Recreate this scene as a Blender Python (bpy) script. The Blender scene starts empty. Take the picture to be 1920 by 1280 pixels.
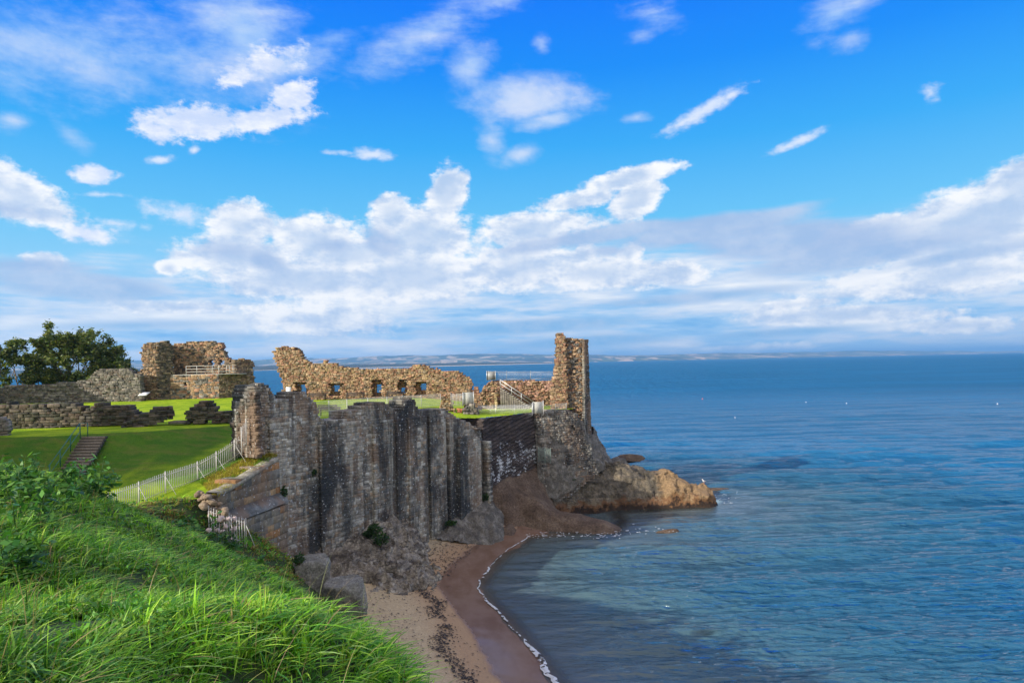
import bpy, math, random
import numpy as np
from math import radians, sin, cos, tan, pi, atan2, sqrt

scene = bpy.context.scene
COL = scene.collection

# ------------------------------------------------------------------ camera
CAM_H = 18.0                      # metres above the sea
FOC = 1280.0                      # focal length in 1920-wide pixels
ROLL = 0.020                      # the photograph's horizon drops slightly to the left
HOR = 679.3                       # horizon row in the middle of the picture
cam_d = bpy.data.cameras.new("camera")
cam_d.sensor_width = 36.0
cam_d.lens = FOC / 1920 * 36.0
cam_d.shift_y = (HOR - 640.0) / 1920.0
cam_d.clip_start = 0.2
cam_d.clip_end = 60000
cam = bpy.data.objects.new("camera", cam_d)
cam.location = (0, 0, CAM_H)
cam.rotation_euler = (pi / 2, ROLL, 0)
COL.objects.link(cam)
scene.camera = cam


def ray(px, py):
    """direction (x, 1, z) of a photograph pixel"""
    u, v = px - 960.0, py - HOR
    return ((u - v * ROLL) / FOC, -(v + u * ROLL) / FOC)


def at(px, py, Y):
    rx, rz = ray(px, py)
    return np.array((rx * Y, Y, CAM_H + rz * Y))


# ------------------------------------------------------------------ sun, exposure, sky
SUN_AZ = atan2(-0.80, -0.60)      # the sun stands behind and left of the camera
SUN_EL = radians(22)
sd = bpy.data.lights.new("sun", 'SUN')
sd.energy = 5.0
sd.angle = radians(0.5)
sd.color = (1.0, 0.92, 0.80)
so = bpy.data.objects.new("sun", sd)
sv = np.array((sin(SUN_AZ) * cos(SUN_EL), cos(SUN_AZ) * cos(SUN_EL), sin(SUN_EL)))
from mathutils import Vector
so.rotation_euler = Vector(-sv).to_track_quat('-Z', 'Y').to_euler()
so.location = (-60, -40, 60)
COL.objects.link(so)

scene.view_settings.view_transform = 'Standard'
scene.view_settings.look = 'None'
scene.view_settings.exposure = 0.35
scene.view_settings.gamma = 1.0
scene.cycles.use_denoising = True
scene.cycles.use_adaptive_sampling = True
scene.cycles.adaptive_threshold = 0.006
scene.cycles.max_bounces = 6
scene.cycles.diffuse_bounces = 3
scene.cycles.glossy_bounces = 3
scene.cycles.transparent_max_bounces = 8
scene.cycles.sample_clamp_indirect = 4.0


# ------------------------------------------------------------------ node helper
class NT:
    def __init__(self, tree):
        self.t = tree
        self.n = tree.nodes
        self.l = tree.links

    def new(self, typ, **kw):
        nd = self.n.new(typ)
        for k, v in kw.items():
            setattr(nd, k, v)
        return nd

    def set(self, sock, v):
        if isinstance(v, bpy.types.NodeSocket):
            self.l.new(v, sock)
        elif isinstance(v, (tuple, list)) and len(v) == 3 and sock.type == 'RGBA':
            sock.default_value = (*v, 1)
        else:
            sock.default_value = v

    def math(self, op, a, b=None, c=None, clamp=False):
        nd = self.new('ShaderNodeMath', operation=op, use_clamp=clamp)
        self.set(nd.inputs[0], a)
        if b is not None:
            self.set(nd.inputs[1], b)
        if c is not None:
            self.set(nd.inputs[2], c)
        return nd.outputs[0]

    def mix(self, f, a, b, blend='MIX'):
        nd = self.new('ShaderNodeMix', data_type='RGBA', blend_type=blend)
        self.set(nd.inputs[0], f)
        self.set(nd.inputs[6], a)
        self.set(nd.inputs[7], b)
        return nd.outputs[2]

    def smooth(self, x, lo, hi, a=0.0, b=1.0):
        nd = self.new('ShaderNodeMapRange', interpolation_type='SMOOTHSTEP')
        self.set(nd.inputs[0], x)
        for i, v in zip((1, 2, 3, 4), (lo, hi, a, b)):
            nd.inputs[i].default_value = v
        return nd.outputs[0]

    def noise(self, vec, scale, detail=4, rough=0.55, dist=0.0, typ=None):
        nd = self.new('ShaderNodeTexNoise')
        if typ:
            nd.noise_type = typ
        if vec is not None:
            self.l.new(vec, nd.inputs['Vector'])
        nd.inputs['Scale'].default_value = scale
        nd.inputs['Detail'].default_value = detail
        nd.inputs['Roughness'].default_value = rough
        nd.inputs['Distortion'].default_value = dist
        return nd.outputs[0]

    def mapping(self, vec, scale=(1, 1, 1), loc=(0, 0, 0), rot=(0, 0, 0), typ='POINT'):
        nd = self.new('ShaderNodeMapping', vector_type=typ)
        self.l.new(vec, nd.inputs[0])
        nd.inputs['Location'].default_value = loc
        nd.inputs['Rotation'].default_value = rot
        nd.inputs['Scale'].default_value = scale
        return nd.outputs[0]

    def ramp(self, f, stops):
        nd = self.new('ShaderNodeValToRGB')
        e = nd.color_ramp.elements
        while len(e) < len(stops):
            e.new(0.5)
        for el, (p, c) in zip(e, stops):
            el.position = p
            el.color = (*c, 1) if len(c) == 3 else c
        self.set(nd.inputs[0], f)
        return nd.outputs[0]


def srgb(r, g, b):
    f = lambda c: (c / 255 / 12.92) if c / 255 <= 0.04045 else ((c / 255 + 0.055) / 1.055) ** 2.4
    return (f(r), f(g), f(b))


# ------------------------------------------------------------------ sky
world = bpy.data.worlds.new("World")
scene.world = world
world.use_nodes = True
W = NT(world.node_tree)
W.n.clear()
SKY_K = 0.083

nish = W.new('ShaderNodeTexSky', sky_type='NISHITA')
nish.sun_disc = False
nish.sun_elevation = SUN_EL
nish.sun_rotation = SUN_AZ
nish.air_density = 1.0
nish.dust_density = 0.3
nish.ozone_density = 3.0
tc = W.new('ShaderNodeTexCoord')
sep = W.new('ShaderNodeSeparateXYZ')
W.l.new(tc.outputs['Generated'], sep.inputs[0])
sx, sy, sz = sep.outputs
az = W.math('ARCTAN2', sx, sy)
hyp = W.math('SQRT', W.math('ADD', W.math('MULTIPLY', sx, sx), W.math('MULTIPLY', sy, sy)))
el = W.math('DIVIDE', sz, W.math('MAXIMUM', hyp, 0.02))
comb = W.new('ShaderNodeCombineXYZ')
W.set(comb.inputs[0], az)
W.set(comb.inputs[1], el)
AE = comb.outputs[0]                     # azimuth, tangent of elevation


def sky_at(px, py):
    rx, rz = ray(px, py)
    a = math.atan(rx)
    return a, rz * cos(a)


# clear sky: Nishita graded towards the photograph's saturated blue by elevation
grad = W.ramp(W.math('MULTIPLY', el, 1.6, clamp=True), [
    (0.0, srgb(200, 228, 248)), (0.12, srgb(165, 218, 248)), (0.32, srgb(104, 196, 246)),
    (0.50, srgb(52, 170, 246)), (0.68, srgb(10, 140, 248)), (0.90, srgb(0, 116, 250)), (1.0, srgb(0, 96, 226))])
gm = W.new('ShaderNodeVectorMath', operation='SCALE')
W.l.new(grad, gm.inputs[0])
gm.inputs[3].default_value = 10.0
clear = W.mix(0.95, nish.outputs[0], gm.outputs[0])


last_blob = None


def blobs(items):
    """smooth union of soft ellipses given in photograph pixels:
    (px, py, rx, ry, degrees, weight)"""
    global last_blob
    out = None
    for (px, py, rx, ry, ang, w) in items:
        a, e = sky_at(px, py)
        # the previous value rides along in z (divided away), so the nodes are evaluated one by one
        cb = W.new('ShaderNodeCombineXYZ')
        W.l.new(az, cb.inputs[0])
        W.l.new(el, cb.inputs[1])
        if last_blob is not None:
            W.l.new(last_blob, cb.inputs[2])
        m = W.mapping(cb.outputs[0], loc=(a, e, 0), rot=(0, 0, radians(ang)),
                      scale=(rx / FOC, ry / FOC, 1e6), typ='TEXTURE')
        ln = W.new('ShaderNodeVectorMath', operation='LENGTH')
        W.l.new(m, ln.inputs[0])
        v = W.math('MULTIPLY_ADD', ln.outputs['Value'], -w, w)
        out = v if out is None else W.math('SMOOTH_MAX', out, v, 0.12)
        last_blob = out
    return W.math('MAXIMUM', out, -3.0)


# warp the coordinates slightly so outlines curl
n1 = W.noise(W.mapping(AE, scale=(9, 16, 1)), 1.0, 7, 0.64)          # billows
n1b = W.noise(W.mapping(AE, scale=(9, 16, 1), loc=(0.10, -0.16, 0)), 1.0, 5, 0.62)  # the same, shifted to the sun
n2 = W.noise(W.mapping(AE, scale=(5, 30, 1), rot=(0, 0, 0.10)), 1.0, 4, 0.6)        # flat strata
n3 = W.noise(W.mapping(AE, scale=(3.2, 10, 1), rot=(0, 0, 0.5)), 1.0, 6, 0.6, 0.4)   # cirrus
n4 = W.noise(W.mapping(AE, scale=(30, 46, 1)), 1.0, 4, 0.65)         # fine fluff

n6 = W.noise(W.mapping(AE, scale=(75, 105, 1)), 1.0, 3, 0.6)                            # curdled edges

c0 = lambda n: W.math('SUBTRACT', n, 0.5)
bill = W.math('ADD', W.math('MULTIPLY', c0(n6), 0.8), W.math('ADD', W.math('MULTIPLY', c0(n1), 2.2), W.math('MULTIPLY', c0(n4), 1.1)))

# layer 1: thin high veils
veil = blobs([
    (110, 90, 420, 120, 5, 0.8), (330, 110, 330, 110, -8, 0.7), (20, 140, 110, 60, 0, 0.7),
    (455, 60, 150, 140, -50, 1.15), (520, 120, 170, 60, 20, 1.1), (620, 75, 90, 30, 15, .75),
    (790, 70, 240, 62, 30, 0.85), (930, 5, 170, 40, 22, .7), (880, 125, 60, 70, -30, 0.95), (985, 185, 150, 62, -8, 1.0), (1030, 225, 80, 25, 8, 1.0),
    (920, 260, 34, 50, 20, 0.75), (975, 290, 60, 24, 20, 0.7), (1015, 85, 22, 28, 0, .7),
    (1230, 30, 80, 40, -10, 0.7), (1570, 25, 90, 52, 15, 0.95), (1590, 70, 40, 30, 0, .6), (1195, 220, 36, 15, 0, 0.75),
    (25, 225, 34, 24, 0, 0.7), (135, 255, 40, 20, -35, 0.6), (250, 190, 200, 20, 4, .35),
    (1200, 70, 40, 25, 0, 0.55)])
va = W.smooth(W.math('ADD', veil, W.math('ADD', W.math('MULTIPLY', c0(n3), 1.7), W.math('MULTIPLY', c0(n4), .8))), 0.04, 1.10, 0, 0.88)
vcol = W.mix(W.smooth(n3, 0.35, 0.7), tuple(c * 10 for c in srgb(172, 206, 246)), tuple(c * 10 for c in srgb(220, 228, 246)))
s1 = W.mix(va, clear, vcol)

# layer 2: small crisp clouds
crisp = blobs([
    (370, 228, 118, 38, 6, 1.3), (500, 222, 100, 30, 18, 1.3), (545, 185, 55, 34, 38, 1.3), (290, 245, 40, 26, 0, 1.1), (440, 150, 56, 18, 28, .9), (500, 120, 90, 34, 22, .8),
    (176, 328, 44, 20, 8, 1.2), (160, 436, 58, 22, -8, 1.0)])
ca = W.smooth(W.math('ADD', crisp, W.math('ADD', W.math('MULTIPLY', c0(n4), 1.6), W.math('ADD', W.math('MULTIPLY', c0(n6), 0.9), W.math('MULTIPLY', c0(n1), 0.9)))), 0.04, 0.70, 0, 0.95)
ccol = W.mix(W.smooth(W.math('SUBTRACT', n1, n1b), -0.12, 0.16), tuple(c * 10 for c in srgb(206, 220, 248)), tuple(c * 10 for c in srgb(250, 250, 254)))
s2a = W.mix(ca, s1, ccol)
# thin lens clouds and shreds
lens = blobs([
    (300, 300, 34, 10, 14, 1.0), (365, 282, 13, 9, 30, .9), (1322, 206, 96, 20, 27, 1.1), (1285, 228, 58, 14, 20, 1.0), (1370, 180, 44, 12, 30, .9), (1500, 264, 70, 11, 18, 0.95), (700, 290, 50, 15, 0, 1.0), (640, 286, 40, 6, 0, .6),
    (1745, 176, 22, 20, -40, 0.85), (225, 420, 38, 11, 0, .8), (340, 402, 80, 22, -3, 0.95), (290, 395, 40, 16, -20, .7), (1740, 368, 16, 12, 20, .6), (270, 425, 16, 9, 0, .6), (190, 365, 46, 5, 5, .5)])
la = W.smooth(W.math('ADD', lens, W.math('ADD', W.math('MULTIPLY', c0(n4), 1.4), W.math('ADD', W.math('MULTIPLY', c0(n6), 0.8), W.math('MULTIPLY', c0(n2), 1.0)))), 0.0, 1.0, 0, 0.90)
s2 = W.mix(la, s2a, tuple(c * 10 for c in srgb(226, 234, 250)))

# layer 3: the low bank from side to side, white and blue-grey strips
band = blobs([(960, 610, 2600, 190, 1.1, 1.25), (900, 520, 620, 70, 2, 1.0), (1700, 540, 420, 70, 3, 1.0)])
lowa = W.smooth(W.math('ADD', band, W.math('MULTIPLY', c0(n2), 1.3)), 0.10, 0.75, 0, 0.92)
lowc = W.ramp(W.math('ADD', W.math('MULTIPLY', c0(n2), 2.1), 0.50, clamp=True), [
    (0.08, srgb(98, 172, 232)), (0.36, srgb(164, 204, 242)), (0.58, srgb(214, 226, 244)), (0.84, srgb(250, 250, 252))])
lm = W.new('ShaderNodeVectorMath', operation='SCALE')
W.l.new(lowc, lm.inputs[0])
lm.inputs[3].default_value = 10.0
s3 = W.mix(lowa, s2, lm.outputs[0])

# layer 4: the cumulus tops
cum = blobs([
    (40, 370, 95, 52, -20, 1.3), (0, 345, 40, 50, 0, 1.1),
    (455, 425, 78, 62, 0, 1.25), (440, 480, 120, 50, 0, 1.3), (590, 450, 110, 62, 0, 1.25), (660, 480, 150, 50, 0, 1.3),
    (838, 365, 46, 78, -14, 1.4), (862, 340, 22, 32, -30, 1.1), (735, 405, 50, 52, -10, 1.2), (800, 440, 110, 70, 0, 1.4), (770, 520, 210, 70, 0, 1.45),
    (560, 525, 220, 42, 0, 1.3), (1000, 430, 150, 44, 4, 1.35), (980, 500, 170, 60, 0, 1.3),
    (1195, 372, 66, 44, 30, 1.4), (1180, 335, 120, 26, 10, 1.2), (1080, 375, 110, 26, 8, 1.0),
    (1120, 515, 150, 42, 0, 1.35), (1090, 480, 36, 26, 30, 1.1), (1250, 510, 110, 30, -4, 1.15), (1180, 475, 40, 24, 30, 1.0),
    (1830, 420, 190, 88, 22, 1.45), (1915, 350, 95, 60, 20, 1.3), (1620, 440, 120, 34, 6, 1.1), (1760, 520, 260, 44, 4, 1.15),
    (600, 600, 180, 44, 0, 1.1), (330, 575, 150, 16, 0, 1.0), (1560, 592, 210, 22, -2, 1.2), (1340, 660, 240, 14, 3, .9), (1500, 570, 130, 14, 4, .9),
    (80, 488, 46, 22, 0, 1.1), (318, 503, 26, 18, 0, 1.1), (345, 478, 22, 14, 0, .9), (1800, 610, 150, 16, 0, .95)])
cumd = W.math('ADD', cum, W.math('MULTIPLY', bill, 0.60))
cuma = W.smooth(cumd, 0.10, 0.50, 0, 0.97)
shade4 = W.math('ADD', W.math('MULTIPLY', W.math('SUBTRACT', n1, n1b), 2.2), W.math('MULTIPLY', c0(n4), 0.5))
cumc = W.mix(W.smooth(shade4, -0.36, 0.22), tuple(c * 10 for c in srgb(184, 206, 236)), tuple(c * 10 for c in srgb(253, 253, 254)))
core = W.math('MULTIPLY', W.smooth(W.math('ADD', cum, W.math('MULTIPLY', c0(n1b), 1.6)), 0.40, 1.15), 0.72)
cumc = W.mix(core, cumc, tuple(c * 10 for c in srgb(182, 204, 234)))
s4 = W.mix(cuma, s3, cumc)

# layer 5: blue-grey strata passing in front
grey = blobs([
    (1130, 440, 220, 24, 6, 1.2), (1330, 430, 240, 36, 4, 1.35), (1480, 450, 270, 48, -4, 1.4), (1600, 480, 230, 30, 5, 1.2), (1450, 405, 120, 22, 8, .9), (1010, 460, 110, 20, 6, 1.0),
    (1800, 480, 220, 18, 6, .9), (500, 490, 60, 26, -25, 1.0), (715, 455, 55, 34, -30, 1.1), (630, 460, 60, 30, 0, .8), (430, 470, 110, 30, 0, .7),
    (150, 535, 190, 34, -4, 1.15), (60, 500, 130, 20, 0, .9), (20, 392, 110, 20, -4, .75), (1140, 470, 50, 16, 0, .8),
    (1000, 612, 330, 20, 2, 1.0), (1280, 560, 300, 16, 3, .8), (1100, 640, 260, 18, 2, .9), (1450, 625, 200, 12, 2, .8), (250, 610, 220, 14, 2, .6), (420, 632, 130, 12, 0, .7)])
ga = W.smooth(W.math('ADD', grey, W.math('ADD', W.math('MULTIPLY', c0(n2), 0.9), W.math('MULTIPLY', c0(n1), 0.7))), 0.04, 0.72, 0, 0.92)
gcol = W.mix(W.smooth(el, 0.02, 0.16), tuple(c * 10 for c in srgb(112, 178, 228)), tuple(c * 10 for c in srgb(164, 190, 228)))
gcol = W.mix(W.smooth(n1, 0.38, 0.68, 0, .6), gcol, tuple(c * 10 for c in srgb(206, 218, 238)))
s5 = W.mix(ga, s4, gcol)
# brightness band right on the horizon
hz = W.math('MULTIPLY', W.smooth(el, 0.030, 0.0), 0.35)
s6 = W.mix(hz, s5, tuple(c * 10 for c in srgb(206, 228, 246)))
# unseen broken cloud overhead and behind the camera, added bright as ambient fill
ov = W.math('MAXIMUM', W.smooth(el, 0.9, 1.5), W.smooth(sy, 0.15, -0.35))
n5 = W.noise(W.mapping(tc.outputs['Generated'], scale=(3, 3, 5)), 1.0, 4, 0.6)
ova = W.math('MULTIPLY', ov, W.smooth(n5, 0.34, 0.52, 0, 0.92))
s7 = W.mix(ova, s6, W.mix(W.smooth(n5, .4, .7), (15.5, 14.3, 12.6), (11.0, 10.4, 9.7)))
bg = W.new('ShaderNodeBackground')
W.l.new(s7, bg.inputs[0])
bg.inputs[1].default_value = SKY_K
wo = W.new('ShaderNodeOutputWorld')
W.l.new(bg.outputs[0], wo.inputs[0])
world.cycles.sampling_method = 'MANUAL'
world.cycles.sample_map_resolution = 512


# ------------------------------------------------------------------ numpy helpers
def _hash(ix, iy, iz, seed):
    h = (ix.astype(np.int64) * 374761393 + iy.astype(np.int64) * 668265263 + iz.astype(np.int64) * 2147483647 + seed * 974711) & 0xFFFFFFFF
    h = ((h ^ (h >> 13)) * 1274126177) & 0xFFFFFFFF
    h = ((h ^ (h >> 16)) * 2246822519) & 0xFFFFFFFF
    return ((h ^ (h >> 15)) & 0xFFFFFF) / float(0xFFFFFF)


def vnoise(p, seed=0):
    p = np.asarray(p, float)
    i = np.floor(p).astype(np.int64)
    f = p - i
    f = f * f * (3 - 2 * f)
    r = 0
    for dx in (0, 1):
        wx = f[:, 0] if dx else 1 - f[:, 0]
        for dy in (0, 1):
            wy = f[:, 1] if dy else 1 - f[:, 1]
            for dz in (0, 1):
                wz = f[:, 2] if dz else 1 - f[:, 2]
                r = r + wx * wy * wz * _hash(i[:, 0] + dx, i[:, 1] + dy, i[:, 2] + dz, seed)
    return r


def fbm(p, seed=0, octaves=4, gain=0.5, lac=2.03, ridged=False):
    p = np.asarray(p, float)
    a, s, t = 1.0, 0.0, 0.0
    for o in range(octaves):
        n = vnoise(p, seed + o * 17) * 2 - 1
        if ridged:
            n = 1 - 2 * np.abs(n)
        s = s + a * n
        t += a
        a *= gain
        p = p * lac + 13.7
    return s / t


def make_mesh(name, V, F4=None, F3=None, mat=None, parent=None, col=None, smooth=False, attr=None):
    """link ONE mesh object from numpy arrays"""
    V = np.asarray(V, np.float32)
    me = bpy.data.meshes.new(name)
    n4 = 0 if F4 is None else len(F4)
    n3 = 0 if F3 is None else len(F3)
    loops = []
    if n4:
        loops.append(np.asarray(F4, np.int32).ravel())
    if n3:
        loops.append(np.asarray(F3, np.int32).ravel())
    loops = np.concatenate(loops)
    me.vertices.add(len(V))
    me.vertices.foreach_set('co', V.ravel())
    me.loops.add(len(loops))
    me.loops.foreach_set('vertex_index', loops)
    me.polygons.add(n4 + n3)
    ls = np.concatenate([np.arange(n4) * 4, n4 * 4 + np.arange(n3) * 3]).astype(np.int32)
    me.polygons.foreach_set('loop_start', ls)
    if smooth:
        me.polygons.foreach_set('use_smooth', np.ones(n4 + n3, bool))
    me.update(calc_edges=True)
    if col is not None:
        ca_ = me.color_attributes.new('col', 'FLOAT_COLOR', 'POINT')
        c4 = np.ones((len(V), 4), np.float32)
        c4[:, :3] = col
        ca_.data.foreach_set('color', c4.ravel())
    for k, v in (attr or {}).items():
        a_ = me.attributes.new(k, 'FLOAT', 'POINT')
        a_.data.foreach_set('value', np.asarray(v, np.float32))
    if mat:
        me.materials.append(mat)
    ob = bpy.data.objects.new(name, me)
    COL.objects.link(ob)
    if parent is not None:
        ob.parent = parent
    return ob


def thing(name, label, cat, loc=(0, 0, 0), group=None):
    o = bpy.data.objects.new(name, None)
    o.empty_display_size = 0.3
    COL.objects.link(o)
    o.location = loc
    return tag(o, label, cat, group)


def tag(o, label, cat, group=None):
    o['label'] = label
    o['category'] = cat
    if group:
        o['group'] = group
    return o


def kind(o, k, label=None):
    o['kind'] = k
    if label:
        o['label'] = label
    return o


def copy_thing(src, loc=None, rotz=None, label=None, scale=None):
    c = src.copy()
    COL.objects.link(c)
    for ch in [x for x in COL.objects if x.parent == src]:
        d = ch.copy()
        d.parent = c
        COL.objects.link(d)
        for g in [x for x in COL.objects if x.parent == ch]:
            h = g.copy()
            h.parent = d
            COL.objects.link(h)
    if loc is not None:
        c.location = loc
    if rotz is not None:
        c.rotation_euler.z = rotz
    if scale is not None:
        c.scale = (scale,) * 3
    if label:
        c['label'] = label
    return c


class MB:
    """collects boxes, bars and tubes; build() links them as one mesh"""

    def __init__(self):
        self.v, self.f4, self.f3, self.c, self.n = [], [], [], [], 0

    def add(self, V, F4=None, F3=None, col=(1, 1, 1)):
        V = np.asarray(V, float)
        self.v.append(V)
        if F4 is not None and len(F4):
            self.f4.append(np.asarray(F4) + self.n)
        if F3 is not None and len(F3):
            self.f3.append(np.asarray(F3) + self.n)
        c = np.asarray(col, float)
        self.c.append(np.broadcast_to(c, (len(V), 3)) if c.ndim == 1 else c)
        self.n += len(V)

    def box(self, c, s, rz=0.0, col=(1, 1, 1)):
        k = np.array([(x, y, z) for z in (-.5, .5) for x, y in ((-.5, -.5), (.5, -.5), (.5, .5), (-.5, .5))]) * np.array(s)
        R = np.array([[cos(rz), -sin(rz), 0], [sin(rz), cos(rz), 0], [0, 0, 1]])
        self.add(k @ R.T + np.array(c), [(0, 3, 2, 1), (4, 5, 6, 7), (0, 1, 5, 4), (1, 2, 6, 5), (2, 3, 7, 6), (3, 0, 4, 7)], None, col)

    def tube(self, a, b, r0, r1=None, n=6, col=(1, 1, 1), cap=True):
        a, b = np.array(a, float), np.array(b, float)
        r1 = r0 if r1 is None else r1
        d = b - a
        L = np.linalg.norm(d)
        if L < 1e-6:
            return
        d /= L
        u = np.cross(d, (0, 0, 1.0) if abs(d[2]) < .9 else (1.0, 0, 0))
        u /= np.linalg.norm(u)
        w = np.cross(d, u)
        t = np.arange(n) * 2 * pi / n
        ring = np.cos(t)[:, None] * u + np.sin(t)[:, None] * w
        V = np.vstack([a + ring * r0, b + ring * r1, [a], [b]])
        i = np.arange(n)
        j = (i + 1) % n
        F4 = np.stack([i, i + n, j + n, j], 1)
        F3 = np.vstack([np.stack([np.full(n, 2 * n), i, j], 1), np.stack([np.full(n, 2 * n + 1), j + n, i + n], 1)]) if cap else None
        self.add(V, F4, F3, col)

    def path(self, pts, r, n=6, col=(1, 1, 1)):
        for p, q in zip(pts[:-1], pts[1:]):
            self.tube(p, q, r, n=n, col=col)

    def build(self, name, mat, parent=None, smooth=False):
        off = np.array(parent.location) if parent is not None and parent.parent is None else 0
        V = np.vstack(self.v)
        if parent is not None and parent.type == 'EMPTY':
            V = V - np.array(parent.location)
        return make_mesh(name, V, np.vstack(self.f4) if self.f4 else None, np.vstack(self.f3) if self.f3 else None,
                         mat, parent, np.vstack(self.c), smooth)


def grid_faces(nr, nc, mask=None):
    i = np.arange(nr - 1)[:, None] * nc + np.arange(nc - 1)[None, :]
    F = np.stack([i, i + 1, i + nc + 1, i + nc], -1).reshape(-1, 4)
    if mask is not None:
        F = F[mask.ravel()[F].all(1)]
    return F


def rbf(pts):
    """smooth height function through control points (thin plate spline)"""
    P = np.array(pts, float)
    xy, z = P[:, :2], P[:, 2]
    n = len(P)

    def k(d):
        return d * d * np.log(d + 1e-6)
    D = np.linalg.norm(xy[:, None] - xy[None], axis=2)
    A = np.zeros((n + 3, n + 3))
    A[:n, :n] = k(D) + np.eye(n) * 0.6
    A[:n, n] = 1
    A[:n, n + 1:] = xy
    A[n, :n] = 1
    A[n + 1:, :n] = xy.T
    w = np.linalg.solve(A, np.concatenate([z, np.zeros(3)]))

    def f(X, Y):
        X, Y = np.asarray(X, float), np.asarray(Y, float)
        q = np.stack([X.ravel(), Y.ravel()], 1)
        out = np.empty(len(q))
        for s in range(0, len(q), 20000):
            e = q[s:s + 20000]
            d = np.linalg.norm(e[:, None] - xy[None], axis=2)
            out[s:s + 20000] = k(d) @ w[:n] + w[n] + e @ w[n + 1:]
        return out.reshape(X.shape)
    return f


def in_poly(X, Y, poly):
    r = np.zeros(X.shape, bool)
    n = len(poly)
    for i in range(n):
        x0, y0 = poly[i]
        x1, y1 = poly[(i + 1) % n]
        if y0 == y1:
            continue
        c = ((Y >= min(y0, y1)) & (Y < max(y0, y1)))
        r ^= c & (X < x0 + (Y - y0) / (y1 - y0) * (x1 - x0))
    return r


# ------------------------------------------------------------------ materials
def new_mat(name):
    m = bpy.data.materials.new(name)
    m.use_nodes = True
    t = NT(m.node_tree)
    b = m.node_tree.nodes['Principled BSDF']
    g = t.new('ShaderNodeNewGeometry')
    return m, t, b, g.outputs['Position']


def bump(t, b, h, strength=0.5, dist=0.1):
    nd = t.new('ShaderNodeBump')
    nd.inputs['Strength'].default_value = strength
    nd.inputs['Distance'].default_value = dist
    t.l.new(h, nd.inputs['Height'])
    t.l.new(nd.outputs[0], b.inputs['Normal'])
    return nd


def scale_col(t, c, f):
    nd = t.new('ShaderNodeVectorMath', operation='SCALE')
    t.l.new(c, nd.inputs[0])
    t.set(nd.inputs[3], f)
    return nd.outputs[0]


def mat_plain(name, col, rough=0.6, metal=0.0, var=0.15, sc=6.0):
    m, t, b, pos = new_mat(name)
    n = t.noise(pos, sc, 4, 0.6)
    v = t.smooth(n, 0.25, 0.75, 1 - var, 1 + var)
    c = t.new('ShaderNodeRGB')
    c.outputs[0].default_value = (*col, 1)
    t.l.new(scale_col(t, c.outputs[0], v), b.inputs['Base Color'])
    b.inputs['Roughness'].default_value = rough
    b.inputs['Metallic'].default_value = metal
    return m


def mat_stone(name, streak=0.0, lichen=0.25, bumpy=0.6, sc=1.0, moss=0.0):
    """weathered stone; base colour from the per-stone attribute"""
    m, t, b, pos = new_mat(name)
    at_ = t.new('ShaderNodeAttribute', attribute_name='col')
    c = at_.outputs['Color']
    n = t.noise(pos, 2.2 * sc, 6, 0.65)
    c = scale_col(t, c, t.smooth(n, 0.25, 0.75, 0.55, 1.4))
    nf = t.noise(pos, 9.0 * sc, 5, 0.7)
    c = t.mix(t.smooth(nf, 0.56, 0.72, 0, lichen), c, (0.36, 0.35, 0.28))
    c = t.mix(t.smooth(nf, 0.44, 0.30, 0, 0.55), c, (0.035, 0.030, 0.026))
    if streak:
        br = t.noise(pos, 0.35, 4, 0.6)
        c = t.mix(t.smooth(br, 0.46, 0.60, 0, 0.65), c, scale_col(t, c, 1.0) if False else (0.22, 0.145, 0.095))
        # algae and lime run down the masonry in vertical streaks
        st = t.noise(t.mapping(pos, scale=(0.36, 0.36, 0.05)), 1.0, 6, 0.62)
        c = t.mix(t.smooth(st, 0.48, 0.62, 0, streak * 0.9), c, (0.020, 0.026, 0.031))
        s2_ = t.noise(t.mapping(pos, scale=(1.3, 1.3, 0.06), loc=(5, 3, 0)), 1.0, 5, 0.70)
        c = t.mix(t.smooth(s2_, 0.55, 0.66, 0, streak * 0.85), c, (0.40, 0.39, 0.33))
        dk = t.noise(t.mapping(pos, scale=(0.16, 0.16, 0.13), loc=(0, 0, 3.1)), 1.0, 4, 0.62)
        c = t.mix(t.smooth(dk, 0.50, 0.62, 0, streak * 0.85), c, (0.022, 0.028, 0.034))
        sf_ = t.noise(t.mapping(pos, scale=(1.15, 1.15, 0.09), loc=(9, 1, 0)), 1.0, 5, 0.66)
        c = t.mix(t.math('MULTIPLY', t.smooth(sf_, 0.50, 0.58, 0, streak * 0.6), t.smooth(dk, 0.36, 0.52, 0.25, 1)), c, (0.024, 0.029, 0.034))
        c = t.mix(t.smooth(sf_, 0.42, 0.36, 0, streak * 0.5), c, (0.40, 0.375, 0.31))
        fl = t.noise(pos, 5.0, 2, 0.5)
        c = t.mix(t.smooth(fl, 0.655, 0.69, 0, 0.75), c, (0.5, 0.52, 0.52))
    if moss:
        mo = t.noise(pos, 0.7, 4, 0.6)
        c = t.mix(t.smooth(mo, 0.52, 0.66, 0, moss), c, (0.075, 0.085, 0.025))
    t.l.new(c, b.inputs['Base Color'])
    b.inputs['Roughness'].default_value = 0.9
    b.inputs['Specular IOR Level'].default_value = 0.25
    h = t.math('ADD', t.noise(pos, 4.0 * sc, 6, 0.68), t.math('MULTIPLY', nf, 0.6))
    bump(t, b, h, bumpy, 0.12)
    return m


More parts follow.
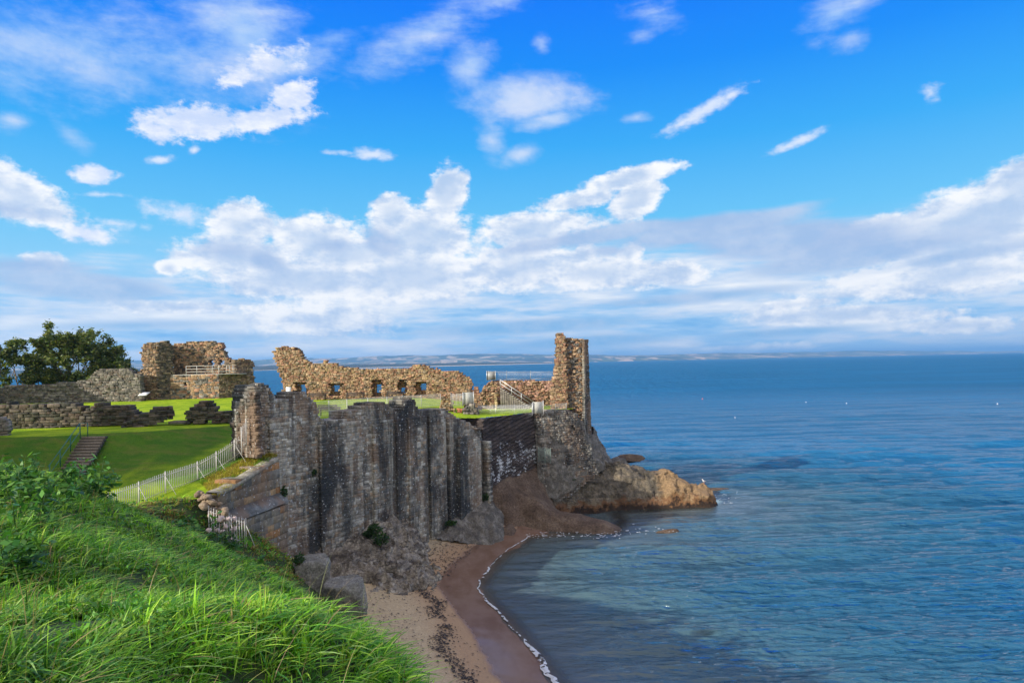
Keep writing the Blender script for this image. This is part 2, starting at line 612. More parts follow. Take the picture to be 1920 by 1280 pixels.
M_TAN = mat_stone("sunlit sandstone", lichen=0.3, bumpy=0.7)
M_DARK = mat_stone("dark weathered stone", lichen=0.35, bumpy=0.7, moss=0.25)
M_CURT = mat_stone("streaked curtain masonry", streak=0.85, lichen=0.35, bumpy=0.8)
M_ASH = mat_stone("ashlar", streak=0.16, lichen=0.2, bumpy=0.4)
M_METAL = mat_plain("galvanised steel", (0.55, 0.56, 0.55), 0.45, 0.5, 0.2)
M_RAILW = mat_plain("pale painted steel", (0.47, 0.46, 0.43), 0.5, 0.0, 0.12)
M_GREEN = mat_plain("green painted rail", (0.02, 0.12, 0.09), 0.4, 0.0, 0.2)
M_WOOD = mat_plain("weathered timber", (0.13, 0.09, 0.055), 0.85, 0.0, 0.35, 9)
M_DKWOOD = mat_plain("dark bench timber", (0.035, 0.025, 0.02), 0.7, 0.0, 0.3, 9)
M_WHITE = mat_plain("white panel", (0.72, 0.73, 0.74), 0.5, 0.0, 0.06)
M_BOARD = mat_plain("grey board", (0.42, 0.42, 0.37), 0.6, 0.0, 0.12)


# ------------------------------------------------------------------ the setting: sea
beach_line = np.array([(38, 12), (22, 22), (11, 28), (4.5, 33), (1.75, 38.5), (0.9, 42.0), (-0.1, 45.3), (-1.2, 48.6), (-2.6, 52.2), (-3.2, 54.6),
                       (-2.9, 57.5), (-2.0, 61.5), (-0.6, 66.0), (1.3, 70.3), (3.4, 72.0), (7, 72.2)])   # where the water meets the sand


def shore_x(Y):
    return np.interp(Y, beach_line[:, 1], beach_line[:, 0])


def sea_depth(X, Y):
    """signed distance proxy off the sand (metres seaward of the water's edge)"""
    X, Y = np.asarray(X, float), np.asarray(Y, float)
    P = np.array([(4, 33), (1.75, 38.5), (0.9, 42.0), (-0.1, 45.3), (-1.2, 48.6), (-2.6, 52.2), (-3.2, 54.6), (-2.9, 57.5), (-2.0, 61.5), (-0.6, 66.0), (1.3, 70.3), (5, 71.8), (10.5, 72), (12, 77), (12, 81), (23, 83), (25, 86), (20, 92)])
    dm = np.full(X.shape, 1e9)
    for a_, b_ in zip(P[:-1], P[1:]):
        e_ = b_ - a_
        t_ = np.clip(((X - a_[0]) * e_[0] + (Y - a_[1]) * e_[1]) / (e_ @ e_), 0, 1)
        dm = np.minimum(dm, np.hypot(X - a_[0] - t_ * e_[0], Y - a_[1] - t_ * e_[1]))
    land = (X < shore_x(np.clip(Y, 12, 72))) & (Y < 72)
    return np.where(land, -dm, dm)


rng = np.random.default_rng(7)
rows = [24.0]
while rows[-1] < 330:
    y = rows[-1]
    rows.append(y + max(0.13, y * y / 12300 * 0.8))
rows = np.array(rows)
ncol = 760
uu = np.linspace(-0.30, 0.92, ncol)
# fan-shaped grid, finer near the cove: a plain rectangle resampled to keep waves crisp
YY, UU = np.meshgrid(rows, uu, indexing='ij')
XX = UU * (YY + 14)
XX = np.maximum(XX, -9.0 - 0 * YY) if False else XX
Z = np.zeros_like(XX)
spac = np.gradient(rows)[:, None]
spx = (uu[1] - uu[0]) * (rows + 14)[:, None]
for k in range(90):
    lam = 0.45 * (16 / 0.45) ** rng.random()
    # crests lie nearly across the view: travel direction close to -Y
    th = -pi / 2 + rng.normal(0.10, 0.24)
    kx, ky = cos(th) * 2 * pi / lam, sin(th) * 2 * pi / lam
    amp = 0.0118 * lam ** 0.70 * (0.5 + rng.random())
    res = np.clip((lam / np.maximum(spac, 1e-3) - 2.2) / 2.5, 0, 1) * np.clip((lam / spx - 2.2) / 2.5, 0, 1)
    ph = rng.random() * 6.28
    w_ = XX * kx + YY * ky + ph
    Z += amp * res * (np.sin(w_) + 0.18 * np.sin(2 * w_ + 1.3))
dep = sea_depth(XX, YY)
patch = 0.45 + 0.9 * (fbm(np.stack([XX.ravel() * 0.035, YY.ravel() * 0.06, 0 * XX.ravel()], 1), 5, 3).reshape(XX.shape) * 0.5 + 0.5)
Z *= np.clip(dep / 9 + 0.10, 0.10, 1) * patch
Z += np.where(dep > -2, 0, 0)
fade = np.clip((rows[-1] - YY) / 80, 0, 1)
Z *= fade
V = np.stack([XX, YY, Z], -1).reshape(-1, 3)
F = grid_faces(*XX.shape)
depth_attr = np.clip(dep, -3, 60).ravel()
# beyond: big sheets out to the horizon, butted to the fan
yl = rows[-1]
ex = []
far_r = [yl, 600, 1200, 3000, 8000, 20000, 42000]
n0 = (len(rows) - 1) * ncol
nv = len(V)
fv, ff = [], []
base_x = XX[-1]
sc_ = np.linspace(0, 1, ncol)
prev = np.arange(n0, n0 + ncol)
for r in far_r[1:]:
    x_ = np.linspace(-1.6 * r, 1.6 * r, ncol)
    fv.append(np.stack([x_, np.full(ncol, r), np.zeros(ncol)], 1))
    cur = nv + np.arange(ncol)
    nv += ncol
    ff.append(np.stack([prev[:-1], prev[1:], cur[1:], cur[:-1]], 1))
    prev = cur
# left and right wings beside the fan
rl, rr = XX[:, 0], XX[:, -1]
for side, xe in ((0, None), (1, None)):
    edge_idx = np.arange(len(rows)) * ncol + (0 if side == 0 else ncol - 1)
    if side == 0:
        wx = -1.6 * np.linspace(140, yl, len(rows)) - 1
        wx[-1] = XX[-1, 0]
    else:
        wx = np.linspace(320, yl * 1.3, len(rows))
    fv.append(np.stack([wx, rows, np.zeros(len(rows))], 1))
    cur = nv + np.arange(len(rows))
    nv += len(rows)
    q = np.stack([edge_idx[:-1], edge_idx[1:], cur[1:], cur[:-1]], 1)
    ff.append(q if side == 0 else q[:, ::-1])
V2 = np.vstack([V] + fv)
da = np.concatenate([depth_attr, np.full(len(V2) - len(V), 60.0)])
F2 = np.vstack([F] + ff)

m, t, b, pos = new_mat("sea water")
dn = t.new('ShaderNodeAttribute', attribute_name='depth')
d = dn.outputs['Fac']
wob = t.math('ADD', d, t.math("MULTIPLY", t.math("SUBTRACT", t.noise(pos, 0.16, 4, 0.6), 0.5), 4.0))
c = t.ramp(t.math('DIVIDE', wob, 48.0, clamp=True), [
    (0.0, (0.085, 0.105, 0.105)), (0.14, (0.048, 0.096, 0.118)), (0.40, (0.018, 0.092, 0.150)), (0.70, (0.010, 0.088, 0.172)), (1.0, (0.009, 0.118, 0.250))])
big = t.noise(t.mapping(pos, scale=(0.006, 0.02, 0.02)), 1.0, 4, 0.6)
c = scale_col(t, c, t.smooth(big, 0.3, 0.7, 0.9, 1.12))
t.l.new(c, b.inputs['Base Color'])
b.inputs['Roughness'].default_value = 0.10
b.inputs['IOR'].default_value = 1.333
# ripples: fine, middling and long, crests across the view
w1 = t.noise(t.mapping(pos, scale=(1.3, 3.4, 1), rot=(0, 0, 0.12)), 1.0, 4, 0.6, 0.6)
w2 = t.noise(t.mapping(pos, scale=(0.28, 0.85, 1), rot=(0, 0, 0.05)), 1.0, 4, 0.6, 0.5)
w4 = t.noise(t.mapping(pos, scale=(0.17, 0.10, 1), rot=(0, 0, 0.3)), 1.0, 3, 0.6, 0.4)
# the open sea is rougher: longer waves further out
syo = t.new('ShaderNodeSeparateXYZ')
t.l.new(pos, syo.inputs[0])
w5 = t.noise(t.mapping(pos, scale=(0.12, 0.035, 1)), 1.0, 3, 0.6)
w6 = t.noise(t.mapping(pos, scale=(0.040, 0.008, 1)), 1.0, 3, 0.6)
off_ = t.math('ADD', t.math('MULTIPLY', w5, t.smooth(syo.outputs[1], 160.0, 700.0, 0.0, 5.0)), t.math('MULTIPLY', w6, t.smooth(syo.outputs[1], 600.0, 3000.0, 0.0, 18.0)))
w3 = t.noise(t.mapping(pos, scale=(0.035, 0.11, 1), rot=(0, 0, 0.0)), 1.0, 4, 0.65, 0.3)
hgt = t.math('ADD', t.math('MULTIPLY', w1, 0.26), t.math('ADD', t.math('MULTIPLY', w2, 0.50), t.math('ADD', off_, t.math('ADD', t.math('MULTIPLY', w4, 1.5), t.math('MULTIPLY', w3, 1.3)))))
calm = t.smooth(d, 0.0, 14.0, 0.25, 0.9)
bn = bump(t, b, hgt, 0.9, 1.0)
t.l.new(calm, bn.inputs['Strength'])
# thin water over the sand lets it show
tr = t.new('ShaderNodeBsdfTransparent')
tr.inputs[0].default_value = (0.80, 0.86, 0.84, 1)
ms = t.new('ShaderNodeMixShader')
t.l.new(t.smooth(d, 1.6, 0.0, 0.0, 0.8), ms.inputs[0])
# a choppy sea mirrors less at grazing angles than a flat one: cap the reflection
b.inputs['Specular IOR Level'].default_value = 0.0
gl = t.new('ShaderNodeBsdfGlossy')
gl.inputs['Roughness'].default_value = 0.09
t.l.new(bn.outputs[0], gl.inputs['Normal'])
fr = t.new('ShaderNodeFresnel')
fr.inputs['IOR'].default_value = 1.60
t.l.new(bn.outputs[0], fr.inputs['Normal'])
mg = t.new('ShaderNodeMixShader')
sy_ = t.new('ShaderNodeSeparateXYZ')
t.l.new(pos, sy_.inputs[0])
cap = t.smooth(sy_.outputs[1], 60.0, 420.0, 0.90, 0.13)
t.l.new(t.math('MINIMUM', t.math('MULTIPLY', fr.outputs[0], 0.9), cap), mg.inputs[0])
t.l.new(b.outputs[0], mg.inputs[1])
t.l.new(gl.outputs[0], mg.inputs[2])
t.l.new(mg.outputs[0], ms.inputs[1])
t.l.new(tr.outputs[0], ms.inputs[2])
t.l.new(ms.outputs[0], m.node_tree.nodes['Material Output'].inputs[0])
M_SEA = m
kind(make_mesh("sea", V2, F2, None, M_SEA, smooth=True, attr={'depth': da}), 'structure')

# ------------------------------------------------------------------ the setting: beach
# sand sheet from the wall foot and the bank down into the water
bx = np.linspace(-22, 44, 260)
by = np.linspace(12, 76, 260)
BX, BY = np.meshgrid(bx, by)
dd = shore_x(np.clip(BY, 12, 71.9)) - BX               # metres up the beach
BZ = np.where(dd > 0, 0.16 * dd, 0.10 * dd)
BZ = np.minimum(BZ, 2.6)
BZ = np.maximum(BZ, -2.5)
BZ += 0.05 * fbm(np.stack([BX.ravel() * .5, BY.ravel() * .5, 0 * BX.ravel()], 1), 3, 4).reshape(BX.shape) * np.clip(dd / 3, 0, 1)
m, t, b, pos = new_mat("beach sand")
dn = t.new('ShaderNodeAttribute', attribute_name='up')
up = dn.outputs['Fac']
nz = t.noise(pos, 0.8, 5, 0.65)
upw = t.math('ADD', up, t.math('MULTIPLY', t.math('SUBTRACT', nz, 0.5), 1.0))
wet = t.smooth(upw, 3.6, 2.9)                  # 1 on the wet strip
dry = t.mix(t.smooth(t.noise(pos, 5.0, 6, 0.7), 0.3, 0.7), (0.36, 0.275, 0.165), (0.49, 0.385, 0.245))
dry = t.mix(t.smooth(upw, 7.0, 4.2, 0, 0.75), dry, (0.34, 0.21, 0.12))   # damper redder sand towards the water
wc = t.mix(t.smooth(t.noise(t.mapping(pos, scale=(0.5, 0.25, 1)), 1.0, 4, 0.6), 0.35, 0.65), (0.155, 0.088, 0.056), (0.21, 0.135, 0.10))
c = t.mix(wet, dry, wc)
t.l.new(c, b.inputs['Base Color'])
t.l.new(t.smooth(wet, 0.0, 1.0, 0.95, 0.22), b.inputs['Roughness'])
t.l.new(t.smooth(wet, 0.0, 1.0, 0.2, 0.55), b.inputs['Specular IOR Level'])
bb = bump(t, b, t.noise(pos, 7.0, 6, 0.75), 0.5, 0.06)
t.l.new(t.smooth(wet, 0.0, 1.0, 0.7, 0.05), bb.inputs['Strength'])
M_SAND = m
msk = (BZ > -2.4)
kind(make_mesh("beach", np.stack([BX, BY, BZ], -1).reshape(-1, 3), grid_faces(*BX.shape, msk), None, M_SAND, smooth=True,
               attr={'up': np.clip(dd, -9, 20).ravel()}), 'structure')


def beach_z(X, Y):
    d_ = shore_x(np.clip(Y, 12, 71.9)) - X
    return np.minimum(np.where(d_ > 0, 0.16 * d_, 0.10 * d_), 2.6)


# ------------------------------------------------------------------ the setting: far shore
def far_land(name, Y0, Y1, x0, x1, ncols, prof, nrows, mat, seed):
    xs = np.linspace(0, 1, ncols)
    tt = np.linspace(0, 1, nrows)
    T, S = np.meshgrid(tt, xs, indexing='ij')
    ya = Y0(S)
    yb = Y1(S) if callable(Y1) else Y1
    Yv = ya + (yb - ya) * T
    Xv = (x0 + (x1 - x0) * S) * Yv
    Zv = prof(S, T, Xv, Yv)
    return kind(make_mesh(name, np.stack([Xv, Yv, Zv], -1).reshape(-1, 3), grid_faces(*Xv.shape), None, mat, smooth=True), 'structure')


def hill_prof(S, T, X, Y):
    n = fbm(np.stack([X.ravel() / 2600, Y.ravel() / 3200, 0 * X.ravel()], 1), 11, 5).reshape(X.shape)
    n2_ = fbm(np.stack([X.ravel() / 900, Y.ravel() / 1500, 0 * X.ravel()], 1), 12, 4).reshape(X.shape)
    env = np.interp(S, [0, .15, .3, .42, .5, .56, .62, .75, .88, 1.0], [330, 300, 250, 225, 205, 250, 225, 175, 130, 85])
    r = T ** 0.8 * env * (0.72 + 0.5 * n) + 18 * n2_ * T
    return np.maximum(r, 0) - 0.5 * (T < 0.001)


m, t, b, pos = new_mat("far farmland")
vo = t.new('ShaderNodeTexVoronoi', feature='F1')
vm = t.mapping(pos, scale=(1 / 900, 1 / 2600, 0.0))
nd_ = t.noise(vm, 1.5, 3, 0.6)
t.l.new(t.mapping(pos, scale=(1 / 750, 1 / 2600, 0.0), rot=(0, 0, .2)), vo.inputs['Vector'])
cell = t.new('ShaderNodeSeparateColor')
t.l.new(vo.outputs['Color'], cell.inputs[0])
c = t.ramp(cell.outputs[0], [(0.0, (0.030, 0.050, 0.030)), (0.30, (0.06, 0.09, 0.035)), (0.46, (0.10, 0.12, 0.05)), (0.62, (0.42, 0.30, 0.17)), (0.8, (0.52, 0.38, 0.24)), (1.0, (0.05, 0.075, 0.03))])
woods = t.noise(t.mapping(pos, scale=(1 / 1400, 1 / 1500, 0)), 1.0, 5, 0.7)
c = t.mix(t.smooth(woods, 0.52, 0.56, 0, 1), c, (0.018, 0.032, 0.020))
t.l.new(c, b.inputs['Base Color'])
b.inputs['Roughness'].default_value = 1.0
M_FARM = m
far_land("hills", lambda S: np.interp(S, [0, .45, .6, .8, 1], [10500, 10500, 11500, 15000, 21000]), lambda S: np.interp(S, [0, .45, .6, .8, 1], [14500, 14500, 15500, 19000, 24000]), -0.80, 0.86, 340, hill_prof, 40, M_FARM, 1)

# dark pine forest behind a sand spit, nearer on the left
m, t, b, pos = new_mat("pine forest")
n = t.noise(t.mapping(pos, scale=(1 / 60, 1 / 60, 1 / 14)), 1.0, 4, 0.7)
t.l.new(t.ramp(n, [(0.3, (0.006, 0.013, 0.010)), (0.7, (0.022, 0.036, 0.022))]), b.inputs['Base Color'])
b.inputs['Roughness'].default_value = 1
M_FOREST = m


def spit_y(S):
    return np.interp(S, [0, .55, .8, 1], [3700, 4200, 5200, 6800])


def forest_prof(S, T, X, Y):
    n = fbm(np.stack([X.ravel() / 55, Y.ravel() / 200, 0 * X.ravel()], 1), 21, 3).reshape(X.shape)
    h = np.interp(S, [0, .5, .75, .9, .97, 1], [34, 32, 28, 18, 5, 0]) * (0.86 + 0.22 * n)
    return np.where(T < 0.02, 1.5, h + T * 4)


frs = far_land("forest", lambda S: spit_y(S) + 120, 8200, -0.80, 0.085, 700, forest_prof, 5, M_FOREST, 2)
frs['kind'] = 'stuff'
frs['label'] = 'dark pine forest along the far sandy shore'
m, t, b, pos = new_mat("pale spit sand")
b.inputs['Base Color'].default_value = (0.60, 0.50, 0.36, 1)
b.inputs['Roughness'].default_value = 1
M_SPIT = m
far_land("sandbank", lambda S: spit_y(S), 6900, -0.80, 0.105, 120, lambda S, T, X, Y: np.where(T < 0.001, -0.3, np.where(T < 0.1, 1.2, 3.0)) * np.interp(S, [0, .93, 1], [1, 1, .3]), 20, M_SPIT, 3)

# ------------------------------------------------------------------ the setting: courtyard, ditch and bank
def smoothstep(x, a, b_):
    q = np.clip((x - a) / (b_ - a), 0, 1)
    return q * q * (3 - 2 * q)


def lawn_z(X, Y):
    X, Y = np.asarray(X, float), np.asarray(Y, float)
    top = 13.0 - smoothstep(X, -15, -2) * 1.0 + smoothstep(Y, 70, 108) * 0.25
    yc = np.interp(X, [-42, -36, -30, -24, -20], [53.5, 53.5, 56, 61, 62])
    sl = np.interp(X, [-42, -31, -27, -20], [0.40, 0.40, 0.24, 0.20])
    zs = 13.0 - sl * np.maximum(yc - Y, 0)
    fl = np.interp(Y, [36, 41, 44, 49, 53], [9.2, 9.5, 9.8, 10.3, 10.6]) + smoothstep(X, -24, -19) * np.interp(Y, [40, 46, 50, 54], [0.0, 0.2, 1.0, 1.4])
    # soft maximum of slope and floor, soft brow at the crest
    k_ = 0.6
    z = np.log(np.exp(zs / k_) + np.exp(fl / k_)) * k_
    z = np.where(Y > yc - 1.5, top - (top - z) * np.clip((yc + 3.0 - Y) / 4.5, 0, 1) ** 1.5, z)
    return np.minimum(z, top)


m, t, b, pos = new_mat("mown grass")
n = t.noise(pos, 0.5, 6, 0.7)
c = t.mix(t.smooth(n, 0.38, 0.60), (0.17, 0.29, 0.010), (0.32, 0.43, 0.016))
n_ = t.noise(t.mapping(pos, scale=(0.5, 1.4, 1)), 1.0, 4, 0.7)
c = t.mix(t.smooth(n_, 0.56, 0.72, 0, 0.5), c, (0.14, 0.17, 0.03))
fine = t.noise(pos, 14.0, 4, 0.7)
c = scale_col(t, c, t.smooth(fine, 0.25, 0.75, 0.6, 1.35))
# the bank's shade is put into its colour: steep ground darker, with brownish patches
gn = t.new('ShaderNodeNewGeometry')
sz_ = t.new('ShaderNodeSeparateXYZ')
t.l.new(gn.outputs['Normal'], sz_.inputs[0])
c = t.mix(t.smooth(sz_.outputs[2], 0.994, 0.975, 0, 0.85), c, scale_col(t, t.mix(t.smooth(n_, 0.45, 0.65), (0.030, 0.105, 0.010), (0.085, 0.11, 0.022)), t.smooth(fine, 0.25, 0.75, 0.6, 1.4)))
t.l.new(c, b.inputs['Base Color'])
b.inputs['Roughness'].default_value = 1.0
b.inputs['Specular IOR Level'].default_value = 0.1
bump(t, b, t.math('ADD', t.noise(pos, 22.0, 3, 0.7), t.noise(pos, 2.0, 4, 0.6)), 0.6, 0.10)
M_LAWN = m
lx = np.arange(-95, 14, 0.5)
ly = np.arange(34, 150, 0.5)
LX, LY = np.meshgrid(lx, ly)
lawn_poly = [(-95, 34), (-22.0, 34), (-21.4, 38.5), (-20.4, 41.2), (-18.9, 42.9), (-18.0, 44.5), (-17.1, 49.4), (-18.2, 51), (-17.0, 54.5), (-10.3, 64.8), (-5.2, 72.8), (-3.6, 73.7), (0.8, 78.9), (2.6, 81.0), (5.2, 83.3), (7.4, 84.6), (9.0, 87.6), (9.2, 92), (-5, 92),
             (-6, 100.4), (-36.2, 100.4), (-39, 112), (-66, 112), (-66, 150), (-95, 150)]
inside = in_poly(LX, LY, lawn_poly)
LZ = lawn_z(LX, LY) + 0.03 * fbm(np.stack([LX.ravel() * .8, LY.ravel() * .8, 0 * LX.ravel()], 1), 8, 3).reshape(LX.shape)
# edge skirt so that the sheet ends in earth, not in air
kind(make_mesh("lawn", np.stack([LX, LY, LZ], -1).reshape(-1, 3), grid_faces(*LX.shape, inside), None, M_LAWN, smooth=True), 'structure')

# foreground bank
bank_px = [
    (0, 1280, 4.5), (430, 1280, 6.0), (850, 1300, 8.0), (0, 1100, 9), (200, 1100, 11), (450, 1150, 12.5), (650, 1200, 12), (705, 1222, 17), (300, 1000, 24),
    (560, 1092, 30), (0, 950, 16), (150, 950, 22), (425, 1040, 36), (500, 1050, 40.5), (250, 952, 34), (150, 892, 33), (60, 872, 28), (0, 866, 26), (600, 1150, 22), (640, 1200, 17), (430, 1085, 24), (780, 1255, 11)]
bank_pts = []
for (px, py, Y) in bank_px:
    p = at(px, py, Y)
    bank_pts.append((p[0], p[1], p[2] - (0.36 if Y < 7 else 0.58)))
bank_pts += [(-24, 42, 9.2), (-32, 46, 9.0), (-45, 48, 9.0), (-18.2, 43.5, 8.2), (-20.4, 41.4, 9.95), (-21.2, 39, 9.9), (-19.4, 42.4, 9.6), (-19.6, 40.5, 9.4), (-18.4, 41, 8.0), (-16.3, 41.6, 6.7), (-14.5, 43.5, 5.4), (1.8, 8, 7), (-0.5, 17, 4.6), (-5.0, 30, 3.0), (-9.5, 40, 3.0), (-12.5, 44.5, 3.0), (3, 14, 2.6), (5, 4, 8), (0, 0, 16.4), (-10, -6, 16.6), (-30, 10, 15.5), (-30, 25, 14.3), (-45, 30, 13.5), (4, -6, 13), (8, 8, 2.5), (-48, 10, 15)]
bank_f = rbf(bank_pts)
gx = np.arange(-50, 9, 0.3)
gy = np.arange(-8, 48, 0.3)
GX, GY = np.meshgrid(gx, gy)
GZ = bank_f(GX, GY)
GZ += 0.10 * fbm(np.stack([GX.ravel() * .9, GY.ravel() * .9, GZ.ravel() * .5], 1), 31, 4).reshape(GX.shape)
GZ = np.maximum(GZ, 1.2)
bank_mask = (GX < np.interp(GY, [-8, 8, 17, 30, 40, 48], [7, 3.2, -0.2, -5, -10, -12]))
m, t, b, pos = new_mat("bank earth and moss")
n = t.noise(pos, 1.4, 6, 0.7)
t.l.new(t.mix(t.smooth(n, 0.35, 0.7), (0.020, 0.040, 0.010), (0.05, 0.085, 0.018)), b.inputs['Base Color'])
b.inputs['Roughness'].default_value = 1
bump(t, b, t.noise(pos, 12, 4, .7), 0.8, 0.1)
M_BANK = m
kind(make_mesh("bank", np.stack([GX, GY, GZ], -1).reshape(-1, 3), grid_faces(*GX.shape, bank_mask), None, M_BANK, smooth=True), 'structure')


# ------------------------------------------------------------------ masonry
PAL_TAN = [(0.275, 0.175, 0.10), (0.31, 0.205, 0.12), (0.255, 0.18, 0.115), (0.30, 0.165, 0.105), (0.35, 0.245, 0.15), (0.23, 0.125, 0.075), (0.19, 0.15, 0.10), (0.275, 0.195, 0.10)]
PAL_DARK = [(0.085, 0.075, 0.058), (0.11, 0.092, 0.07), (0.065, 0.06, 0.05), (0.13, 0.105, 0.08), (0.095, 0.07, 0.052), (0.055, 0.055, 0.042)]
PAL_CURT = [(0.245, 0.225, 0.19), (0.29, 0.27, 0.23), (0.205, 0.205, 0.185), (0.34, 0.315, 0.26), (0.255, 0.225, 0.175), (0.30, 0.23, 0.16), (0.43, 0.415, 0.36)]
PAL_ASH = [(0.22, 0.175, 0.115), (0.28, 0.19, 0.10), (0.18, 0.165, 0.13), (0.31, 0.165, 0.07), (0.24, 0.205, 0.15), (0.155, 0.145, 0.12), (0.21, 0.17, 0.12)]
PAL_GREY = [(0.13, 0.12, 0.10), (0.18, 0.165, 0.14), (0.10, 0.095, 0.085), (0.22, 0.195, 0.165), (0.15, 0.12, 0.095)]


class Wall:
    """a vertical wall plane: P0 -> P1 in plan, front on the right of that direction"""

    def __init__(self, P0, P1):
        self.p0 = np.array(P0[:2], float)
        d = np.array(P1[:2], float) - self.p0
        self.L = np.linalg.norm(d)
        self.d = d / self.L
        self.n = np.array((self.d[1], -self.d[0]))

    def sz(self, px, py, off=0.0):
        """where the ray through a photograph pixel meets this plane: (along, height)"""
        rx, rz = ray(px, py)
        o = self.p0 + self.n * off
        # (rx*Y - ox, Y - oy) . n = 0
        Y = (o @ self.n) / (rx * self.n[0] + self.n[1])
        p = np.array((rx * Y, Y))
        return ((p - o) @ self.d, CAM_H + rz * Y)

    def outline(self, pts, off=0.0):
        return [self.sz(px, py, off) for px, py in pts]

    def world(self, s, z, off):
        q = self.p0[None] + np.outer(s, self.d) + np.outer(off, self.n)
        return np.column_stack([q, z])


def rough_poly(poly, rng, step=0.35, amp=0.10, zmin=None):
    out = []
    for (a, b_) in zip(poly, poly[1:] + poly[:1]):
        a, b_ = np.array(a), np.array(b_)
        n = max(1, int(np.linalg.norm(b_ - a) / step))
        for i in range(n):
            p = a + (b_ - a) * i / n
            out.append(tuple(p + rng.normal(0, amp, 2) * (i > 0)))
    return out


def intervals(poly, z):
    xs = []
    for (a, b_) in zip(poly, poly[1:] + poly[:1]):
        if (a[1] <= z) != (b_[1] <= z):
            xs.append(a[0] + (z - a[1]) / (b_[1] - a[1]) * (b_[0] - a[0]))
    xs.sort()
    return list(zip(xs[::2], xs[1::2]))


def masonry(mb, wall, poly, thick, pal, rng, ch=0.26, sl=0.5, jit=0.04, off=0.0, holes=(), batter=0.0, cham=0.03, ragged=0.05, gap=0.012, drop=0.0, hue=None, cvar=0.25, skew=0.0, ztop=None):
    """lay stones course by course inside an outline (s, z); each stone is a chamfered block"""
    zs = [p[1] for p in poly]
    z = min(zs)
    z1 = max(zs)
    zt = z1 if ztop is None else ztop
    S0, S1, Z0, Z1, FO, CO = [], [], [], [], [], []
    pal = np.array(pal)
    while z < z1:
        h = ch * rng.uniform(0.70, 1.35)
        zm = z + h / 2
        ivs = intervals(poly, zm)
        for (h0, h1, hz0, hz1) in holes:
            if hz0 < zm < hz1:
                nv = []
                for a, b_ in ivs:
                    if h1 <= a or h0 >= b_:
                        nv.append((a, b_))
                    else:
                        if h0 > a + .05:
                            nv.append((a, h0))
                        if h1 < b_ - .05:
                            nv.append((h1, b_))
                ivs = nv
        for a, b_ in ivs:
            a += rng.normal(0, ragged)
            b_ += rng.normal(0, ragged)
            s = a
            while s < b_ - 0.04:
                w = sl * rng.uniform(0.5, 1.6)
                e = min(s + w, b_)
                if b_ - e < sl * 0.3:
                    e = b_
                if not (drop and rng.random() < drop):
                    S0.append(s)
                    S1.append(e)
                    dz = rng.normal(0, 0.012, 2) + skew * rng.normal(0, 1)
                    Z0.append(z + dz[0])
                    Z1.append(z + h + dz[1])
                    FO.append(off + rng.normal(0, jit) + batter * max(zt - zm, 0))
                    cc = pal[rng.integers(len(pal))] * rng.uniform(1 - cvar, 1 + cvar)
                    CO.append(cc)
                s = e
        z += h
    if not S0:
        return
    S0, S1, Z0, Z1, FO = map(np.array, (S0, S1, Z0, Z1, FO))
    CO = np.array(CO)
    n = len(S0)
    g = gap
    c = np.minimum(cham, 0.3 * np.minimum(S1 - S0, Z1 - Z0))
    verts = []
    # 16 corners: front inset, front rim, back rim, back inset
    bo = -(off * 0 + thick) + rng.normal(0, jit, n)
    for (o_, ins) in ((FO, c + g), (FO - np.maximum(c * 1.3, 0.02), np.full(n, -0.001)), (bo + np.maximum(c * 1.3, .02), np.full(n, -0.001)), (bo, c + g)):
        for (su, zu) in ((0, 0), (1, 0), (1, 1), (0, 1)):
            s_ = np.where(su, S1 - ins, S0 + ins) + rng.normal(0, jit * 0.22, n)
            z_ = np.where(zu, Z1 - ins, Z0 + ins) + rng.normal(0, jit * 0.22, n)
            q = wall.world(s_, z_, o_ + rng.normal(0, jit * 0.25, n))
            verts.append(q)
    V = np.stack(verts, 1).reshape(-1, 3)
    base = (np.arange(n) * 16)[:, None, None]
    f = []
    f.append((0, 1, 2, 3))
    for k in (0, 4, 8):
        for i in range(4):
            j = (i + 1) % 4
            f.append((k + i, k + i + 4, k + j + 4, k + j))
    f.append((15, 14, 13, 12))
    F = (base + np.array(f)[None]).reshape(-1, 4)
    mb.add(V, F, None, np.repeat(CO, 16, 0))


RS = lambda s: np.random.default_rng(s)

# --- the curtain wall above the beach -------------------------------------------------
CW = Wall((-15.6, 54.5), (-3.4, 72.9))


def seg(wall, x0, x1, top, off, zb):
    """outline between two pixel columns with a pixel top line; bottom at height zb"""
    o = wall.outline(top, off)
    return [(o[0][0], zb)] + o + [(o[-1][0], zb)]


curtain = thing("curtain_wall", "tall streaked grey buttressed sea wall of the castle rising straight from the beach", "castle wall", (-10, 62, 0))
rng = RS(1)
mb = MB()
# main body, ragged wall head included
top = [(470, 737), (478, 726), (492, 721), (503, 724), (507, 738), (513, 745), (530, 747), (546, 747), (554, 740), (562, 733), (572, 737), (581, 746), (590, 752), (596, 768), (598, 782),
       (612, 790), (625, 789), (640, 786), (651, 784), (653, 772), (668, 770), (686, 764), (700, 756), (714, 752), (728, 758), (740, 768), (748, 774), (757, 768), (764, 752), (772, 746), (780, 752), (784, 768),
       (800, 768), (830, 766), (842, 772), (862, 786), (876, 792), (888, 806), (898, 818)]
poly = seg(CW, 0, 0, top, 0.0, 0.6)
masonry(mb, CW, rough_poly(poly, rng, 0.5, 0.06), 2.3, PAL_CURT, rng, ch=0.22, sl=0.40, jit=0.016, cham=0.012, ragged=.08, gap=.004, cvar=.30)
mb.build("wall_body", M_CURT, curtain)
